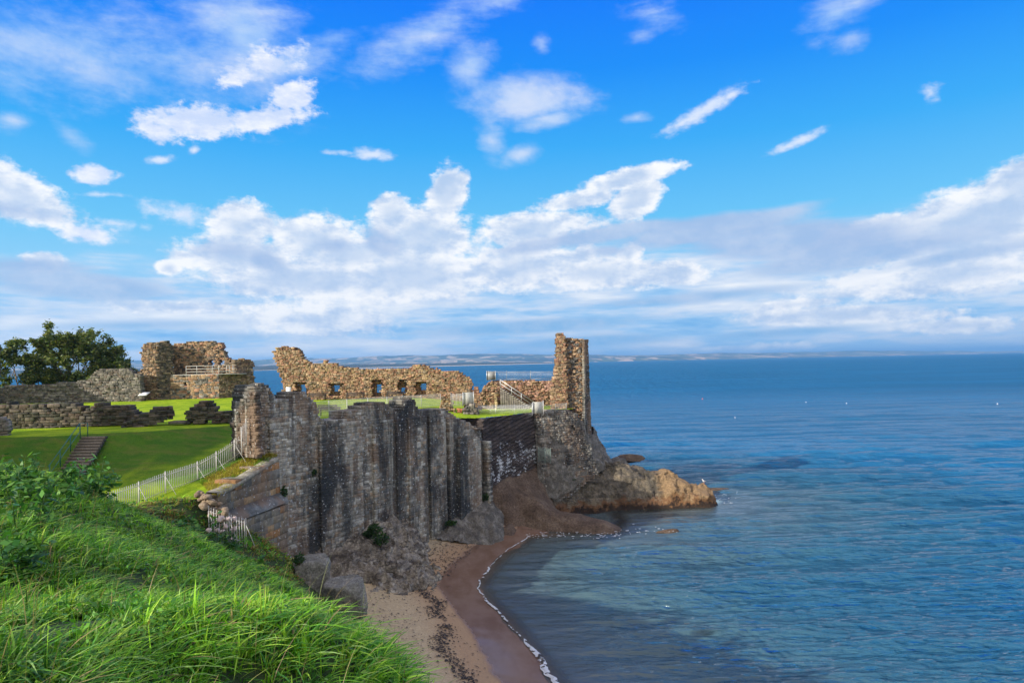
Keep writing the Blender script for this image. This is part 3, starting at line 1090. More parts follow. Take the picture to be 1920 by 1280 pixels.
# buttresses: (pixel left, right, top pixels, projection)
butt = [
    ((505, 553), [(506, 786), (530, 782), (553, 788)], 0.50),
    ((600, 679), [(600, 797), (640, 793), (662, 790), (676, 789), (679, 794)], 0.28),
    ((707, 742), [(700, 797), (722, 791), (742, 793)], 0.20),
    ((744, 764), [(744, 788), (754, 784), (764, 787)], 0.40),
    ((766, 800), [(766, 782), (782, 779), (800, 785)], 0.55),
    ((806, 836), [(806, 778), (820, 777), (836, 784)], 0.30),
    ((842, 886), [(842, 784), (862, 786), (880, 792), (886, 799)], 0.45),
    ((862, 902), [(862, 822), (880, 816), (898, 820), (902, 828)], 0.95)]
for i, (xr, tp, off) in enumerate(butt):
    mb = MB()
    poly = seg(CW, 0, 0, tp, off, 0.6)
    masonry(mb, CW, poly, 0.3, PAL_CURT, rng, ch=0.22, sl=0.40, jit=0.008, off=off, cham=0.008, ragged=.006, gap=.004, cvar=.30)
    # sloping cap weathered back to the wall face
    o = CW.outline(tp, off)
    s0, s1, zt = o[0][0], o[-1][0], min(o[0][1], o[-1][1])
    masonry(mb, CW, [(s0 + .06, zt - .1), (s0 + .06, zt + off * .22 + .25), (s1 - .06, zt + off * .22 + .25), (s1 - .06, zt - .1)], 0.3, PAL_CURT, rng, ch=.2, sl=.6, jit=.03, off=off * .55)
    mb.build("buttress", M_CURT, curtain)
# the far return of the curtain wall, where the outer face turns inland
mb = MB()
e0 = CW.p0 + CW.d * (CW.L + 0.1)
RW = Wall(e0 + CW.n * 1.2, e0 - CW.n * 2.4)
masonry(mb, RW, [(0.0, 0.6), (0.0, 9.6), (1.2, 9.9), (1.3, 11.0), (3.6, 11.6), (3.6, 0.6)], 0.7, PAL_CURT, rng, ch=.26, sl=.5)
mb.build("end_face", M_CURT, curtain)
# plinth with a sloping ledge at the near end, of larger squared blocks
AW = Wall((-18.75, 42.4), (-17.0, 49.6))
plinth = thing("retaining_wall", "squared brown and grey ashlar retaining wall below the grassy slope, with a sloping ledge", "wall", (-18, 46, 0))
mb = MB()
tp = [(408, 926), (430, 917), (460, 899), (490, 880), (521, 860), (524, 868)]
poly = seg(AW, 0, 0, tp, 0, 4.0)
masonry(mb, AW, poly, 1.6, PAL_ASH, rng, ch=0.50, sl=0.72, jit=0.012, cham=0.012, ragged=0.02, gap=.006)
mb.build("wall_body", M_ASH, plinth)
mb = MB()
oc = AW.outline(tp[:-1])
sc2 = np.linspace(oc[0][0] - .1, oc[-1][0], 24)
zc2 = np.interp(sc2, [p_[0] for p_ in oc], [p_[1] for p_ in oc]) + .10
for k in range(23):
    a_ = AW.world(np.array([sc2[k], sc2[k + 1]]), np.array([zc2[k], zc2[k + 1]]), np.array([.05, .05]))
    b2 = AW.world(np.array([sc2[k], sc2[k + 1]]), np.array([zc2[k] + .05, zc2[k + 1] + .05]), np.array([-.75, -.75]))
    dn_ = np.array((0, 0, .55))
    mb.add([a_[0], a_[1], b2[1], b2[0], a_[0] - dn_ * .4, a_[1] - dn_ * .4, b2[1] - dn_, b2[0] - dn_], [(0, 1, 2, 3), (4, 5, 1, 0), (7, 6, 5, 4), (3, 2, 6, 7)], None, np.array((0.30, 0.28, 0.22)) * (.8 + .4 * ((k * 37) % 10) / 10))
mb.build("coping", M_ASH, plinth)
mb = MB()
o = AW.outline([(408, 992), (440, 976), (480, 961), (520, 945), (540, 938)], 0.55)
s0, s1 = o[0][0], o[-1][0]
zl = [p[1] for p in o]
masonry(mb, AW, [(s0, 3.5), (s0, zl[0] - .05), (s1, zl[-1] - .05), (s1, 3.5)], 0.4, PAL_ASH, rng, ch=0.5, sl=0.75, jit=0.012, off=0.55, cham=.012, ragged=.015, gap=.006)
mb.build("base_course", M_ASH, plinth)
# sloping ledge
mb = MB()
ns = 26
ss = np.linspace(s0, s1, ns)
zz = np.interp(ss, [p[0] for p in o], zl)
for off_, dz in ((0.60, -0.08), (0.56, 0.06), (-0.05, 0.62)):
    pass
A_ = AW.world(ss, zz - .10, np.full(ns, .62))
B_ = AW.world(ss, zz + .03, np.full(ns, .60))
C_ = AW.world(ss, zz + .62, np.full(ns, .0))
D_ = AW.world(ss, zz - .10, np.full(ns, -.3))
Vl = np.vstack([A_, B_, C_, D_])
Vl[:, 2] += 0.03 * (vnoise(Vl * 3, 4) - .5)
i = np.arange(ns - 1)
mb.add(Vl, np.vstack([np.stack([i + k * ns, i + 1 + k * ns, i + 1 + (k + 1) * ns, i + (k + 1) * ns], 1) for k in range(3)]), None, (0.15, 0.16, 0.16))
mb.build("ledge", M_ASH, plinth)

# --- back range with the window openings ------------------------------------------------
BW = Wall((-33.0, 98.0), (-5.0, 98.0))
back = thing("ruined_range", "long sunlit sandstone ruin with five window openings and a tall broken left end", "ruin", (-20, 98, 12))
rng = RS(2)
mb = MB()
top = [(529, 756), (529, 735), (528, 716), (524, 698), (517, 682), (513, 670), (514, 657), (522, 651), (540, 650), (553, 650), (560, 655), (566, 664), (571, 673), (578, 679), (592, 681), (603, 680), (610, 675), (616, 681),
       (640, 686), (660, 690), (678, 693), (690, 690), (715, 691), (740, 690), (760, 690), (772, 687), (783, 684), (798, 684), (806, 690), (822, 693), (842, 695), (858, 696), (870, 700), (880, 708), (885, 718), (883, 730), (879, 742), (884, 757)]
poly = BW.outline(top)


def hole(w, x0, y0, x1, y1, off=0.0):
    a, b_ = w.sz(x0, y0, off), w.sz(x1, y1, off)
    return (a[0], b_[0], b_[1], a[1])


front_h = [hole(BW, 553, 716, 575, 741), hole(BW, 618, 719, 638.5, 742), hole(BW, 696, 712, 717, 742), hole(BW, 746, 712, 763, 738), hole(BW, 779, 716, 801, 741)]
masonry(mb, BW, rough_poly(poly, rng, 0.3, 0.10), 1.1, PAL_TAN, rng, ch=0.20, sl=0.34, jit=0.05, cham=0.022, ragged=.16, holes=front_h, gap=.006, cvar=.35)
mb.build("front_face", M_TAN, back)
mb = MB()
BO = -1.12
wins = [(563, 721, 574.5, 738), (625.5, 723, 637, 735.5), (705, 722, 716, 734.5), (752, 728, 760, 737), (789, 719.5, 799.5, 731)]
wh = [hole(BW, *w_, off=BO) for w_ in wins]
masonry(mb, BW, rough_poly([(s_ + (0.25 if i < 12 else 0), z_ - 0.15) for i, (s_, z_) in enumerate(BW.outline(top, BO))], rng, 0.3, 0.08), 1.75, PAL_TAN, rng, ch=0.21, sl=0.36, jit=0.05, off=BO, holes=wh, cvar=.35)
mb.build("rear_face", M_TAN, back)
for (a, b_, z0, z1) in wh:
    mb = MB()
    for s_ in np.arange(a + .08, b_, 0.17):
        p = BW.world(np.array([s_, s_]), np.array([z0, z1]), np.array([BO - .3] * 2))
        mb.tube(p[0], p[1], 0.016, n=4)
    for z_ in np.arange(z0 + .15, z1, 0.30):
        p = BW.world(np.array([a, b_]), np.array([z_, z_]), np.array([BO - .3] * 2))
        mb.tube(p[0], p[1], 0.016, n=4)
    mb.build("window_grille", M_METAL, back)

# --- left ruin: pier, balcony, right pier --------------------------------------------------
LP = Wall((-62, 107.0), (-33, 107.0))
leftr = thing("ruined_gatehouse", "broken two-storey stone ruin with a railed balcony behind the far lawn", "ruin", (-50, 107, 13))
rng = RS(3)
PAL_MIX = PAL_TAN[:4] + PAL_DARK[1:4] + [(0.22, 0.17, 0.11), (0.28, 0.20, 0.13)]
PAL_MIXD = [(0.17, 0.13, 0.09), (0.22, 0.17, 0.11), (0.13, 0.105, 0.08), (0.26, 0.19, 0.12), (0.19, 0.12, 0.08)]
mb = MB()
poly = LP.outline([(258, 752), (256, 712), (262, 694), (268, 688), (266, 677), (264, 664), (265, 653), (269, 647), (276, 642), (285, 641), (295, 643), (297, 752)])
masonry(mb, LP, rough_poly(poly, rng, .3, .12), 3.6, PAL_MIXD + PAL_TAN[:2], rng, ch=.22, sl=.36, jit=.06, cham=.03, ragged=.14, gap=.006, cvar=.35)
q = LP.world(np.array([LP.sz(294, 700)[0]]), np.array([0]), np.array([.1]))[0]
PT = Wall(q[:2], q[:2] + np.array((0.76, 0.65)) * 5)
poly = PT.outline([(294, 752), (294, 645), (302, 640), (312, 639), (320, 641), (324, 647), (326, 660), (325, 752)])
masonry(mb, PT, rough_poly(poly, rng, .3, .10), 2.2, PAL_DARK + PAL_MIXD[:2], rng, ch=.22, sl=.36, jit=.05, cham=.03, ragged=.1, cvar=.35)  # darker palette puts this pier face's shade into the stone colour
mb.build("left_pier", M_TAN, leftr)
# upper wall stands back behind the balcony
mb = MB()
poly = LP.outline([(322, 752), (322, 647), (332, 644), (344, 643), (352, 641), (372, 641), (385, 640), (395, 639), (405, 641), (416, 644), (418, 649), (414, 654), (422, 662), (428, 670), (434, 680), (440, 684), (444, 700), (444, 752)], -4.2)
hh = [hole(LP, 392, 673, 402, 690, -4.2), hole(LP, 410, 672, 418, 690, -4.2)]
masonry(mb, LP, rough_poly(poly, rng, .3, .10), 5.6, PAL_MIX, rng, ch=.24, sl=.42, jit=.06, off=-4.2, cham=.03, gap=.006, ragged=.12, holes=hh, cvar=.35)
mb.build("upper_wall", M_TAN, leftr)
mb = MB()
poly = LP.outline([(318, 755), (318, 704), (340, 703.5), (380, 703), (410, 702), (411, 757)], -1.2)
masonry(mb, LP, rough_poly(poly, rng, .5, .03), 4.1, PAL_TAN[:5] + PAL_GREY[1:4], rng, ch=.26, sl=.5, jit=.03, off=-1.2, cham=.025, holes=[hole(LP, 344.5, 715.5, 350, 722, -1.2)], cvar=.3)
mb.build("balcony_wall", M_TAN, leftr)
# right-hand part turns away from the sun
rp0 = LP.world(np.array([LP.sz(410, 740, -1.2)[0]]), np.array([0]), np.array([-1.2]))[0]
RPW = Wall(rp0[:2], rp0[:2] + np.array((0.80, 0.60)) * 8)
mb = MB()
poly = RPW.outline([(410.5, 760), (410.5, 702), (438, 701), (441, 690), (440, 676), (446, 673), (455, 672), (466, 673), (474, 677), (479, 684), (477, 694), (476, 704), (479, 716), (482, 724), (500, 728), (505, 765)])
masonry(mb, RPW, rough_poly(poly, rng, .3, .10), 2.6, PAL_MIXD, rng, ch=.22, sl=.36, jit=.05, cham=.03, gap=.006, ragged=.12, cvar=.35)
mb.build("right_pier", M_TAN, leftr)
mb = MB()
q = LP.world(np.array([LP.sz(325, 704, -1.2)[0] - .3, LP.sz(410, 702, -1.2)[0] + 3.5]), np.array([0, 0]), np.array([-2.7, -2.7]))
zd = LP.sz(360, 703, -1.2)[1]
mb.box(((q[0][0] + q[1][0]) / 2, q[0][1], zd + .05), (q[1][0] - q[0][0], 2.9, .10), col=(1, 1, 1))
mb.build("balcony_deck", M_BOARD, leftr)

# balcony railing is a thing of its own
rail = thing("balcony_railing", "pale metal railing along the balcony of the left-hand ruin", "railing", (-50, 108, 13))
mb = MB()
xa, xb = LP.sz(349, 700, -1.3)[0], LP.sz(443, 700, -1.3)[0]
pr = lambda s, z, o=-1.35: LP.world(np.array([s]), np.array([z]), np.array([o]))[0]
xs_ = [349, 369, 398, 410, 425, 430, 437]
for x_ in xs_:
    s_ = LP.sz(x_, 700, -1.3)[0]
    pm = MB()
    pm.tube(pr(s_, zd), pr(s_, zd + 1.45), .045, n=5)
    pm.build("post", M_RAILW, rail)
for z_ in (1.42, .95, .5):
    mb.tube(pr(xa, zd + z_), pr(xb, zd + z_), .035, n=5)
mb.build("rail", M_RAILW, rail)

# --- old boundary wall on the far left ------------------------------------------------------
OW = Wall((-100, 104.0), (-46, 104.0))
mb = MB()
rng = RS(4)
poly = OW.outline([(-60, 760), (-60, 728), (0, 725), (60, 722), (100, 719), (130, 717), (165, 711), (172, 702), (178, 696), (188, 692), (215, 690), (238, 691), (246, 696), (250, 700), (262, 702), (266, 760)])
masonry(mb, OW, rough_poly(poly, rng, .5, .05), 1.2, PAL_GREY, rng, ch=.26, sl=.5, jit=.05, cham=.035, ragged=.06, cvar=.3)
tag(mb.build("boundary_wall", M_DARK), "long low grey rubble wall below the dark trees", "wall")

# --- low broken walls across the lawn ----------------------------------------------------------
def low_wall(P0, P1, pts, thick, seed, label, ch=.22, sl=.55, pal=PAL_DARK):
    w_ = Wall(P0, P1)
    mb_ = MB()
    r_ = RS(seed)
    masonry(mb_, w_, rough_poly(w_.outline(pts), r_, .3, .05), thick, pal, r_, ch=ch, sl=sl, jit=.06, cham=.025, ragged=.10, cvar=.3, skew=.01, gap=.006)
    return tag(mb_.build("ruined_wall", M_DARK), label, "ruined wall", "low broken walls across the lawn")


low_wall((-52, 60.0), (-30, 61.5), [(-60, 812), (-60, 758), (0, 757), (30, 756), (62, 756), (75, 759), (100, 759), (105, 757), (122, 757), (126, 759), (140, 757), (148, 762), (156, 768), (168, 767), (174, 761), (177, 756), (191, 755), (194, 760), (206, 760), (218, 758), (230, 761), (244, 763), (247, 769), (256, 773), (264, 777), (267, 792), (240, 798), (140, 802), (100, 804), (15, 812)], 1.4, 11,
         "longest low dark rubble wall, running in from the left edge")
low_wall((-37, 57.6), (-30, 61.2), [(205, 813), (212, 806), (226, 803), (234, 793), (246, 788), (250, 778), (268, 776), (276, 772), (284, 771), (290, 765), (308, 763), (324, 762), (325, 786), (300, 793), (270, 800), (240, 809), (215, 815)], 1.6, 12,
         "slanting low rubble wall stepping down to the head of the timber steps")
low_wall((-30.2, 60.8), (-23.6, 61.6), [(347, 792), (347, 769), (356, 766), (361, 759), (370, 757), (375, 752), (386, 750), (394, 753), (400, 758), (405, 766), (408, 771), (432, 770), (442, 772), (446, 792)], 1.2, 13,
         "peaked low rubble wall standing alone between lawn and bank")
low_wall((-48, 52.5), (-37.2, 55.0), [(-40, 835), (-40, 786), (0, 782), (8, 788), (14, 798), (17, 812), (18, 822), (10, 835)], .8, 14,
         "pale broken wall end at the left edge behind the weeds", pal=PAL_GREY)
mb = MB()
q0, q1 = at(324, 789, 61), at(349, 789, 61.2)
mb.box((q0 + q1) / 2 + np.array((0, 0, -.1)), (abs(q1[0] - q0[0]) + .3, 1.2, .24), 0, (0.16, 0.14, 0.11))
tag(mb.build("door_threshold", M_DARK), "flat stone threshold in the gap between two low walls", "threshold")
# stub, its palette darkened in place of shade, with a bench end beside the big ruin
EF = Wall((-21.75, 50.65), (-19.3, 48.9))
mb = MB()
rng = RS(15)
masonry(mb, EF, rough_poly(EF.outline([(434, 845), (434, 795), (436, 768), (444, 752), (455, 746), (464, 738), (476, 733), (480, 790), (482, 858)]), rng, .3, .08), .5, PAL_DARK, rng, ch=.2, sl=.34, jit=.04, cham=.02, ragged=.10, gap=.005)
mb.build("broken_end", M_CURT, curtain)
mb = MB()
poly = CW.outline([(478, 822), (472, 772), (471, 742), (478, 724), (490, 717), (501, 722), (507, 736), (511, 752), (514, 890), (500, 866)], .35)
masonry(mb, CW, rough_poly(poly, rng, .3, .10), .6, PAL_CURT, rng, ch=.2, sl=.34, jit=.06, off=.35, cham=.03, ragged=.12, gap=.005)
mb.build("rubble_core", M_CURT, curtain)

# --- middle: wall with the stair, gate stumps ------------------------------------------------------
SW = Wall((-7.5, 91.0), (6.5, 91.0))
stair_wall = thing("sea_gate_wall", "pink and tan rubble wall behind the stone stair, left of the tower", "wall", (0, 91, 12))
rng = RS(5)
mb = MB()
poly = SW.outline([(905, 775), (906, 738), (911, 725), (917, 717), (926, 713), (945, 713), (975, 713), (1005, 713), (1036, 713), (1040, 705), (1050, 704), (1062, 775)])
masonry(mb, SW, rough_poly(poly, rng, .4, .05), 1.3, PAL_TAN[:6] + [(0.48, 0.30, 0.23), (0.45, 0.27, 0.2)], rng, ch=.20, sl=.34, jit=.07, cham=.045, ragged=.08, cvar=.3)
mb.build("wall_body", M_TAN, stair_wall)
# lump at the stair head with an arch hole
SW2 = Wall((-6.5, 87.0), (1.5, 87.0))
mb = MB()
poly = SW2.outline([(895, 772), (898, 752), (902, 738), (906, 728), (913, 720), (922, 716), (930, 718), (934, 728), (934, 742), (930, 748), (926, 752), (925, 775)])
masonry(mb, SW2, rough_poly(poly, rng, .3, .07), 2.6, PAL_TAN, rng, ch=.20, sl=.32, jit=.09, cham=.05, ragged=.1, cvar=.35)
mb.build("rubble_stump", M_TAN, stair_wall)
mb = MB()
poly = SW2.outline([(927, 772), (927, 738), (932.5, 738), (932.5, 772)])
masonry(mb, SW2, poly, .5, [(0.46, 0.36, 0.20), (0.42, 0.32, 0.18)], rng, ch=.5, sl=.6, jit=.01, cham=.02)
mb.build("door_jamb", M_TAN, stair_wall)
# stone stair going down to the right, seen from its shaded side
stair = thing("stone_stair", "stone stair with slim handrails coming down towards the grey board fence", "stair", (2, 86.5, 12))
mb = MB()
a, b_ = SW2.sz(938, 726), SW2.sz(1002, 768)
nst = 15
for k in range(nst):
    s0 = a[0] + (b_[0] - a[0]) * k / nst
    s1 = a[0] + (b_[0] - a[0]) * (k + 1) / nst
    zt = a[1] + (b_[1] - a[1]) * (k + 1) / nst
    p = SW2.world(np.array([s0, s1]), np.array([11.5, zt]), np.array([.35, -1.35]))
    c_ = (p[0] + p[1]) / 2
    mb.box(c_, (s1 - s0 + .002 * (k % 2), 1.7, zt - 11.5), 0, (0.15, 0.135, 0.11) if k % 2 else (0.17, 0.15, 0.12))
    mb.box((c_[0], c_[1], zt + .026), (s1 - s0 + .06, 1.78, .05), 0, (0.5, 0.46, 0.38))
mb.build("steps", M_DARK, stair)
for oo in (.35, -1.3):
    mb = MB()
    pa = SW2.world(np.array([a[0]]), np.array([a[1] + .95]), np.array([oo]))[0]
    pb = SW2.world(np.array([b_[0]]), np.array([b_[1] + .95]), np.array([oo]))[0]
    mb.tube(pa, pb, .022, n=5)
    mb.tube(pa - np.array((0, 0, .45)), pb - np.array((0, 0, .45)), .018, n=5)
    for f_ in (0, .33, .62, 1):
        p_ = pa + (pb - pa) * f_
        mb.tube(p_ - np.array((0, 0, .95)), p_ + np.array((0, 0, .03)), .035, n=5)
    mb.build("handrail", M_METAL, stair)

# gate stumps in the middle
GW = Wall((-9.0, 79.5), (-2.0, 79.5))
gate_st = thing("gate_stump", "broken sandstone stump carrying the small bar gate, right of the window range", "ruin", (-6, 79.5, 12))
mb = MB()
rng = RS(6)
masonry(mb, GW, rough_poly(GW.outline([(826, 768), (828, 745), (832, 739), (840, 737), (846, 738), (848, 770)]), rng, .25, .06), 1.3, PAL_TAN, rng, ch=.2, sl=.3, jit=.08, cham=.05, ragged=.08)
mb.build("stump", M_TAN, gate_st)
mb = MB()
masonry(mb, GW, rough_poly(GW.outline([(868, 770), (869, 745), (874, 735), (884, 730), (896, 729), (899, 740), (902, 770)]), rng, .25, .06), 1.6, PAL_TAN, rng, ch=.3, sl=.5, jit=.04, cham=.04, ragged=.06, off=-2.5)
mb.build("stump", M_TAN, gate_st)
mb = MB()
masonry(mb, GW, rough_poly(GW.outline([(868, 790), (869, 768), (876, 762), (884, 757), (888, 759), (890, 766), (896, 772), (897, 795)], 1.5), rng, .25, .05), 1.0, PAL_GREY, rng, ch=.2, sl=.32, jit=.07, cham=.04, ragged=.08, off=1.5)
masonry(mb, GW, GW.outline([(850, 782), (850, 766), (854, 766), (854, 782)], .5), .3, PAL_TAN, rng, off=.5)
masonry(mb, GW, GW.outline([(857, 778), (857, 764), (866, 764), (866, 778)], .2), .3, [(0.42, 0.17, 0.08)], rng, ch=.3, sl=.4, off=.2)
mb.build("pier", M_TAN, gate_st)

# --- the tower ------------------------------------------------------------------------------------
tower = thing("sea_tower", "tall narrow broken stone tower on the point, sunlit left fin and dark seaward side", "tower", (7.5, 86, 10))
rng = RS(7)
TF = Wall((4.6, 85.2), (10.4, 85.2))
mb = MB()
poly = TF.outline([(1034, 775), (1036, 716), (1040, 705), (1041, 690), (1043, 680), (1043.5, 650), (1043, 630), (1044, 623), (1050, 622), (1056, 624), (1060, 627), (1061, 640), (1062, 690), (1064, 720), (1066, 775)])
masonry(mb, TF, rough_poly(poly, rng, .3, .05), 3.4, PAL_TAN, rng, ch=.20, sl=.34, jit=.045, cham=.02, ragged=.10, cvar=.35)
mb.build("left_fin", M_TAN, tower)
mb = MB()
poly = TF.outline([(1058, 775), (1060, 634), (1066, 633), (1080, 635), (1092, 636), (1100, 637), (1101, 700), (1102, 800), (1060, 800)], -.75)
masonry(mb, TF, rough_poly(poly, rng, .3, .04), 3.4, PAL_TAN[:5] + PAL_GREY, rng, ch=.20, sl=.34, jit=.08, cham=.03, ragged=.06, off=-.75, cvar=.35)
mb.build("inner_face", M_TAN, tower)
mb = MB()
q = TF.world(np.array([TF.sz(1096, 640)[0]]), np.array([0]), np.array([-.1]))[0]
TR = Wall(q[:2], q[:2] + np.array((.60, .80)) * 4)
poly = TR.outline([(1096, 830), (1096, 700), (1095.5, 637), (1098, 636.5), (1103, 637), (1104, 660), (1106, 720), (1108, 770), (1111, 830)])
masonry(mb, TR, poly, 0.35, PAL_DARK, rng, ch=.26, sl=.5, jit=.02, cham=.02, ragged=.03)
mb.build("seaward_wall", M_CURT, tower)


# ------------------------------------------------------------------ natural rock
def mat_rock(name, cols, strata=None, drop=0.0, weed=False, scale=1.0):
    m, t, b, pos = new_mat(name)
    n = t.noise(pos, 0.8 * scale, 7, 0.68)
    c = t.ramp(n, [(0.28, cols[0]), (0.5, cols[1]), (0.70, cols[2])])
    nf = t.noise(pos, 6.0 * scale, 6, 0.72)
    c = scale_col(t, c, t.smooth(nf, 0.25, 0.75, 0.45, 1.55))
    h = t.math('ADD', t.noise(pos, 2.2 * scale, 8, 0.7), t.math('MULTIPLY', nf, 0.45))
    if strata is not None:
        # bedding planes tilted across the face
        mp = t.mapping(pos, scale=strata[0], rot=strata[1])
        sn = t.noise(mp, 1.0, 5, 0.62, 0.3)
        c = t.mix(t.smooth(sn, 0.52, 0.60, 0, 0.75), c, strata[2])
        h = t.math('ADD', h, t.math('MULTIPLY', sn, 2.2))
    if weed:
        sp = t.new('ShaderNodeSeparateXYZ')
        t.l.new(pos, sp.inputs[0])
        # stone colour turns yellower towards the tip
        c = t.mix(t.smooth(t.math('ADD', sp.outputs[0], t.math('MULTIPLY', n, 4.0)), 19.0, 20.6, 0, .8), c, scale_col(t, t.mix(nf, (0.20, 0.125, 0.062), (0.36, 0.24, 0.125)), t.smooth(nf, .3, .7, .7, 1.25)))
        zz_ = t.math('ADD', sp.outputs[2], t.math('MULTIPLY', t.math('SUBTRACT', n, 0.5), 4.5))
        c = t.mix(t.smooth(zz_, 1.5, 0.7, 0, 0.72), c, (0.15, 0.065, 0.024))     # orange weed above the tide line
        c = t.mix(t.smooth(zz_, 0.75, 0.25, 0, 0.95), c, (0.022, 0.014, 0.010))
    if drop:
        dr = t.noise(t.mapping(pos, scale=(1.3, 1.3, 0.75), loc=(2.1, 0.4, 1.0)), 1.0, 6, 0.8)
        zd_ = t.new('ShaderNodeSeparateXYZ')
        t.l.new(pos, zd_.inputs[0])
        pt = t.math('MULTIPLY', t.smooth(zd_.outputs[2], 9.8, 8.6), t.smooth(t.noise(pos, 0.3, 2, 0.5), 0.3, 0.5))
        f = t.math('MULTIPLY', t.smooth(dr, 0.545, 0.575), t.smooth(pt, 0.3, 0.7, 0, drop))
        c = t.mix(f, c, (0.62, 0.64, 0.66))
    t.l.new(c, b.inputs['Base Color'])
    b.inputs['Roughness'].default_value = 0.88
    b.inputs['Specular IOR Level'].default_value = 0.3
    bump(t, b, h, 0.9, 0.22)
    return m


M_STRATA = mat_rock("dark bedded rock", [(0.032, 0.026, 0.026), (0.070, 0.056, 0.052), (0.13, 0.10, 0.088)],
                    ((0.35, 0.35, 4.2), (0.42, -0.36, 0), (0.024, 0.019, 0.020)), drop=1.0)
M_BROWN = mat_rock("brown shelf rock", [(0.055, 0.036, 0.025), (0.11, 0.075, 0.052), (0.17, 0.125, 0.09)])
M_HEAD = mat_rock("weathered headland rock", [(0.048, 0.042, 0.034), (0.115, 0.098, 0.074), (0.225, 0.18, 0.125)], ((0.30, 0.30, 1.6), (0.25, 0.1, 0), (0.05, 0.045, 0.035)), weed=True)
M_OUT = mat_rock("fractured outcrop rock", [(0.085, 0.070, 0.056), (0.23, 0.20, 0.16), (0.44, 0.40, 0.33)], ((0.5, 0.5, 3.0), (0.5, 0.3, 0), (0.06, 0.05, 0.045)))
M_BOUL = mat_rock("pale grey boulder", [(0.10, 0.10, 0.085), (0.19, 0.185, 0.16), (0.30, 0.29, 0.26)], scale=1.4)
M_TFOOT = mat_rock("tower foot rock", [(0.060, 0.054, 0.048), (0.13, 0.118, 0.10), (0.27, 0.25, 0.215)], scale=1.5)


def loft(name, top, bot, nr, ncol, mat, amp, freq, seed, push=None, ridged=False, smooth_=True, bulge=0.0):
    """rock face between two 3-D polylines, displaced by noise"""
    top, bot = np.array(top, float), np.array(bot, float)

    def samp(P):
        d_ = np.concatenate([[0], np.cumsum(np.linalg.norm(np.diff(P, axis=0), axis=1))])
        q_ = np.linspace(0, d_[-1], ncol)
        return np.stack([np.interp(q_, d_, P[:, k]) for k in range(3)], 1)
    A, B = samp(top), samp(bot)
    tt = np.linspace(0, 1, nr)[:, None, None]
    P = A[None] * (1 - tt) + B[None] * tt
    du = np.gradient(P, axis=1)
    dv = np.gradient(P, axis=0)
    N = np.cross(dv, du)
    N /= np.linalg.norm(N, axis=2, keepdims=True) + 1e-9
    q = P.reshape(-1, 3)
    n = fbm(q * freq, seed, 5, 0.55, ridged=ridged) + 0.5 * fbm(q * freq * np.array((1, 1, 2.6)), seed + 50, 4)
    D = (amp * n).reshape(nr, ncol, 1) + bulge * np.sin(tt * pi)
    P = P + N * D
    return make_mesh(name, P.reshape(-1, 3), grid_faces(nr, ncol), None, mat, None, None, smooth_)


# the bedded cliff between sea wall and tower
top = [np.array((-6.4, 76.2, 12.0)), at(893, 790, 74.2), at(905, 786, 73.6), at(940, 783, 76.4), at(975, 780, 79.0), at(1003, 776, 81.0), at(1010, 776, 82)]
for p_ in top:
    p_[2] = 12.04
bot = [np.array((-6.4, 75.6, 4.0)), at(893, 930, 73.2), at(908, 922, 73.0), at(940, 903, 75.5), at(975, 890, 78.0), at(1015, 868, 80.8), at(1025, 868, 82)]
cliff = loft("cliff", top, bot, 90, 120, M_STRATA, 0.42, 0.55, 61)
tag(cliff, "dark bedded cliff face streaked white, between the sea wall and the tower", "cliff")
# sharpen the bedding with real ledges
me = cliff.data
co = np.empty(len(me.vertices) * 3, np.float32)
me.vertices.foreach_get('co', co)
co = co.reshape(-1, 3)
bed = co[:, 2] * 2.3 - (co[:, 0] + 3.5) * 0.95
led = np.abs((bed + 0.6 * vnoise(co * 0.5, 5)) % 1.0 - 0.5)
co += np.outer((led - 0.25) * 0.55, np.array((0.75, -0.66, 0)))
me.vertices.foreach_set('co', co.ravel())
me.update()

# masonry-clad rock under the tower
top = [at(1000, 776, 81.0), at(1012, 771, 81.2), at(1035, 769, 82.0), at(1062, 767, 83.0), at(1078, 776, 83.6), at(1088, 792, 84.2), at(1098, 815, 85.0), at(1108, 815, 86.4), at(1112, 812, 88.5), at(1109, 800, 91), at(1095, 790, 92)]
bot = [at(1010, 915, 79.3), at(1020, 932, 79.0), at(1045, 935, 79.6), at(1068, 920, 80.5), at(1085, 905, 81.5), at(1100, 893, 82.5), at(1120, 886, 83.3), at(1140, 876, 86), at(1146, 868, 90), at(1140, 862, 94), at(1120, 860, 97)]
foot = loft("tower_foot", top, bot, 80, 130, M_TFOOT, 0.45, 0.6, 71, ridged=True)
tag(foot, "rough grey masonry and rock footing directly under the tower", "rock face")
mb = MB()
rng = RS(17)
FW = Wall(at(1003, 800, 80.3)[:2], at(1092, 800, 83.5)[:2])
masonry(mb, FW, rough_poly(FW.outline([(1014, 915), (1010, 860), (1004, 775), (1012, 771), (1035, 769), (1058, 768), (1074, 774), (1086, 790), (1094, 815), (1104, 850), (1112, 885), (1085, 905), (1060, 925), (1040, 932), (1026, 936)]), rng, .4, .10), .9, PAL_GREY, rng, ch=.26, sl=.42, jit=.05, cham=.03, ragged=.12, drop=.05, cvar=.4, batter=.16)
tag(mb.build("footing_wall", M_CURT), "rough grey masonry wall on the rock beneath the tower's little lawn", "wall")

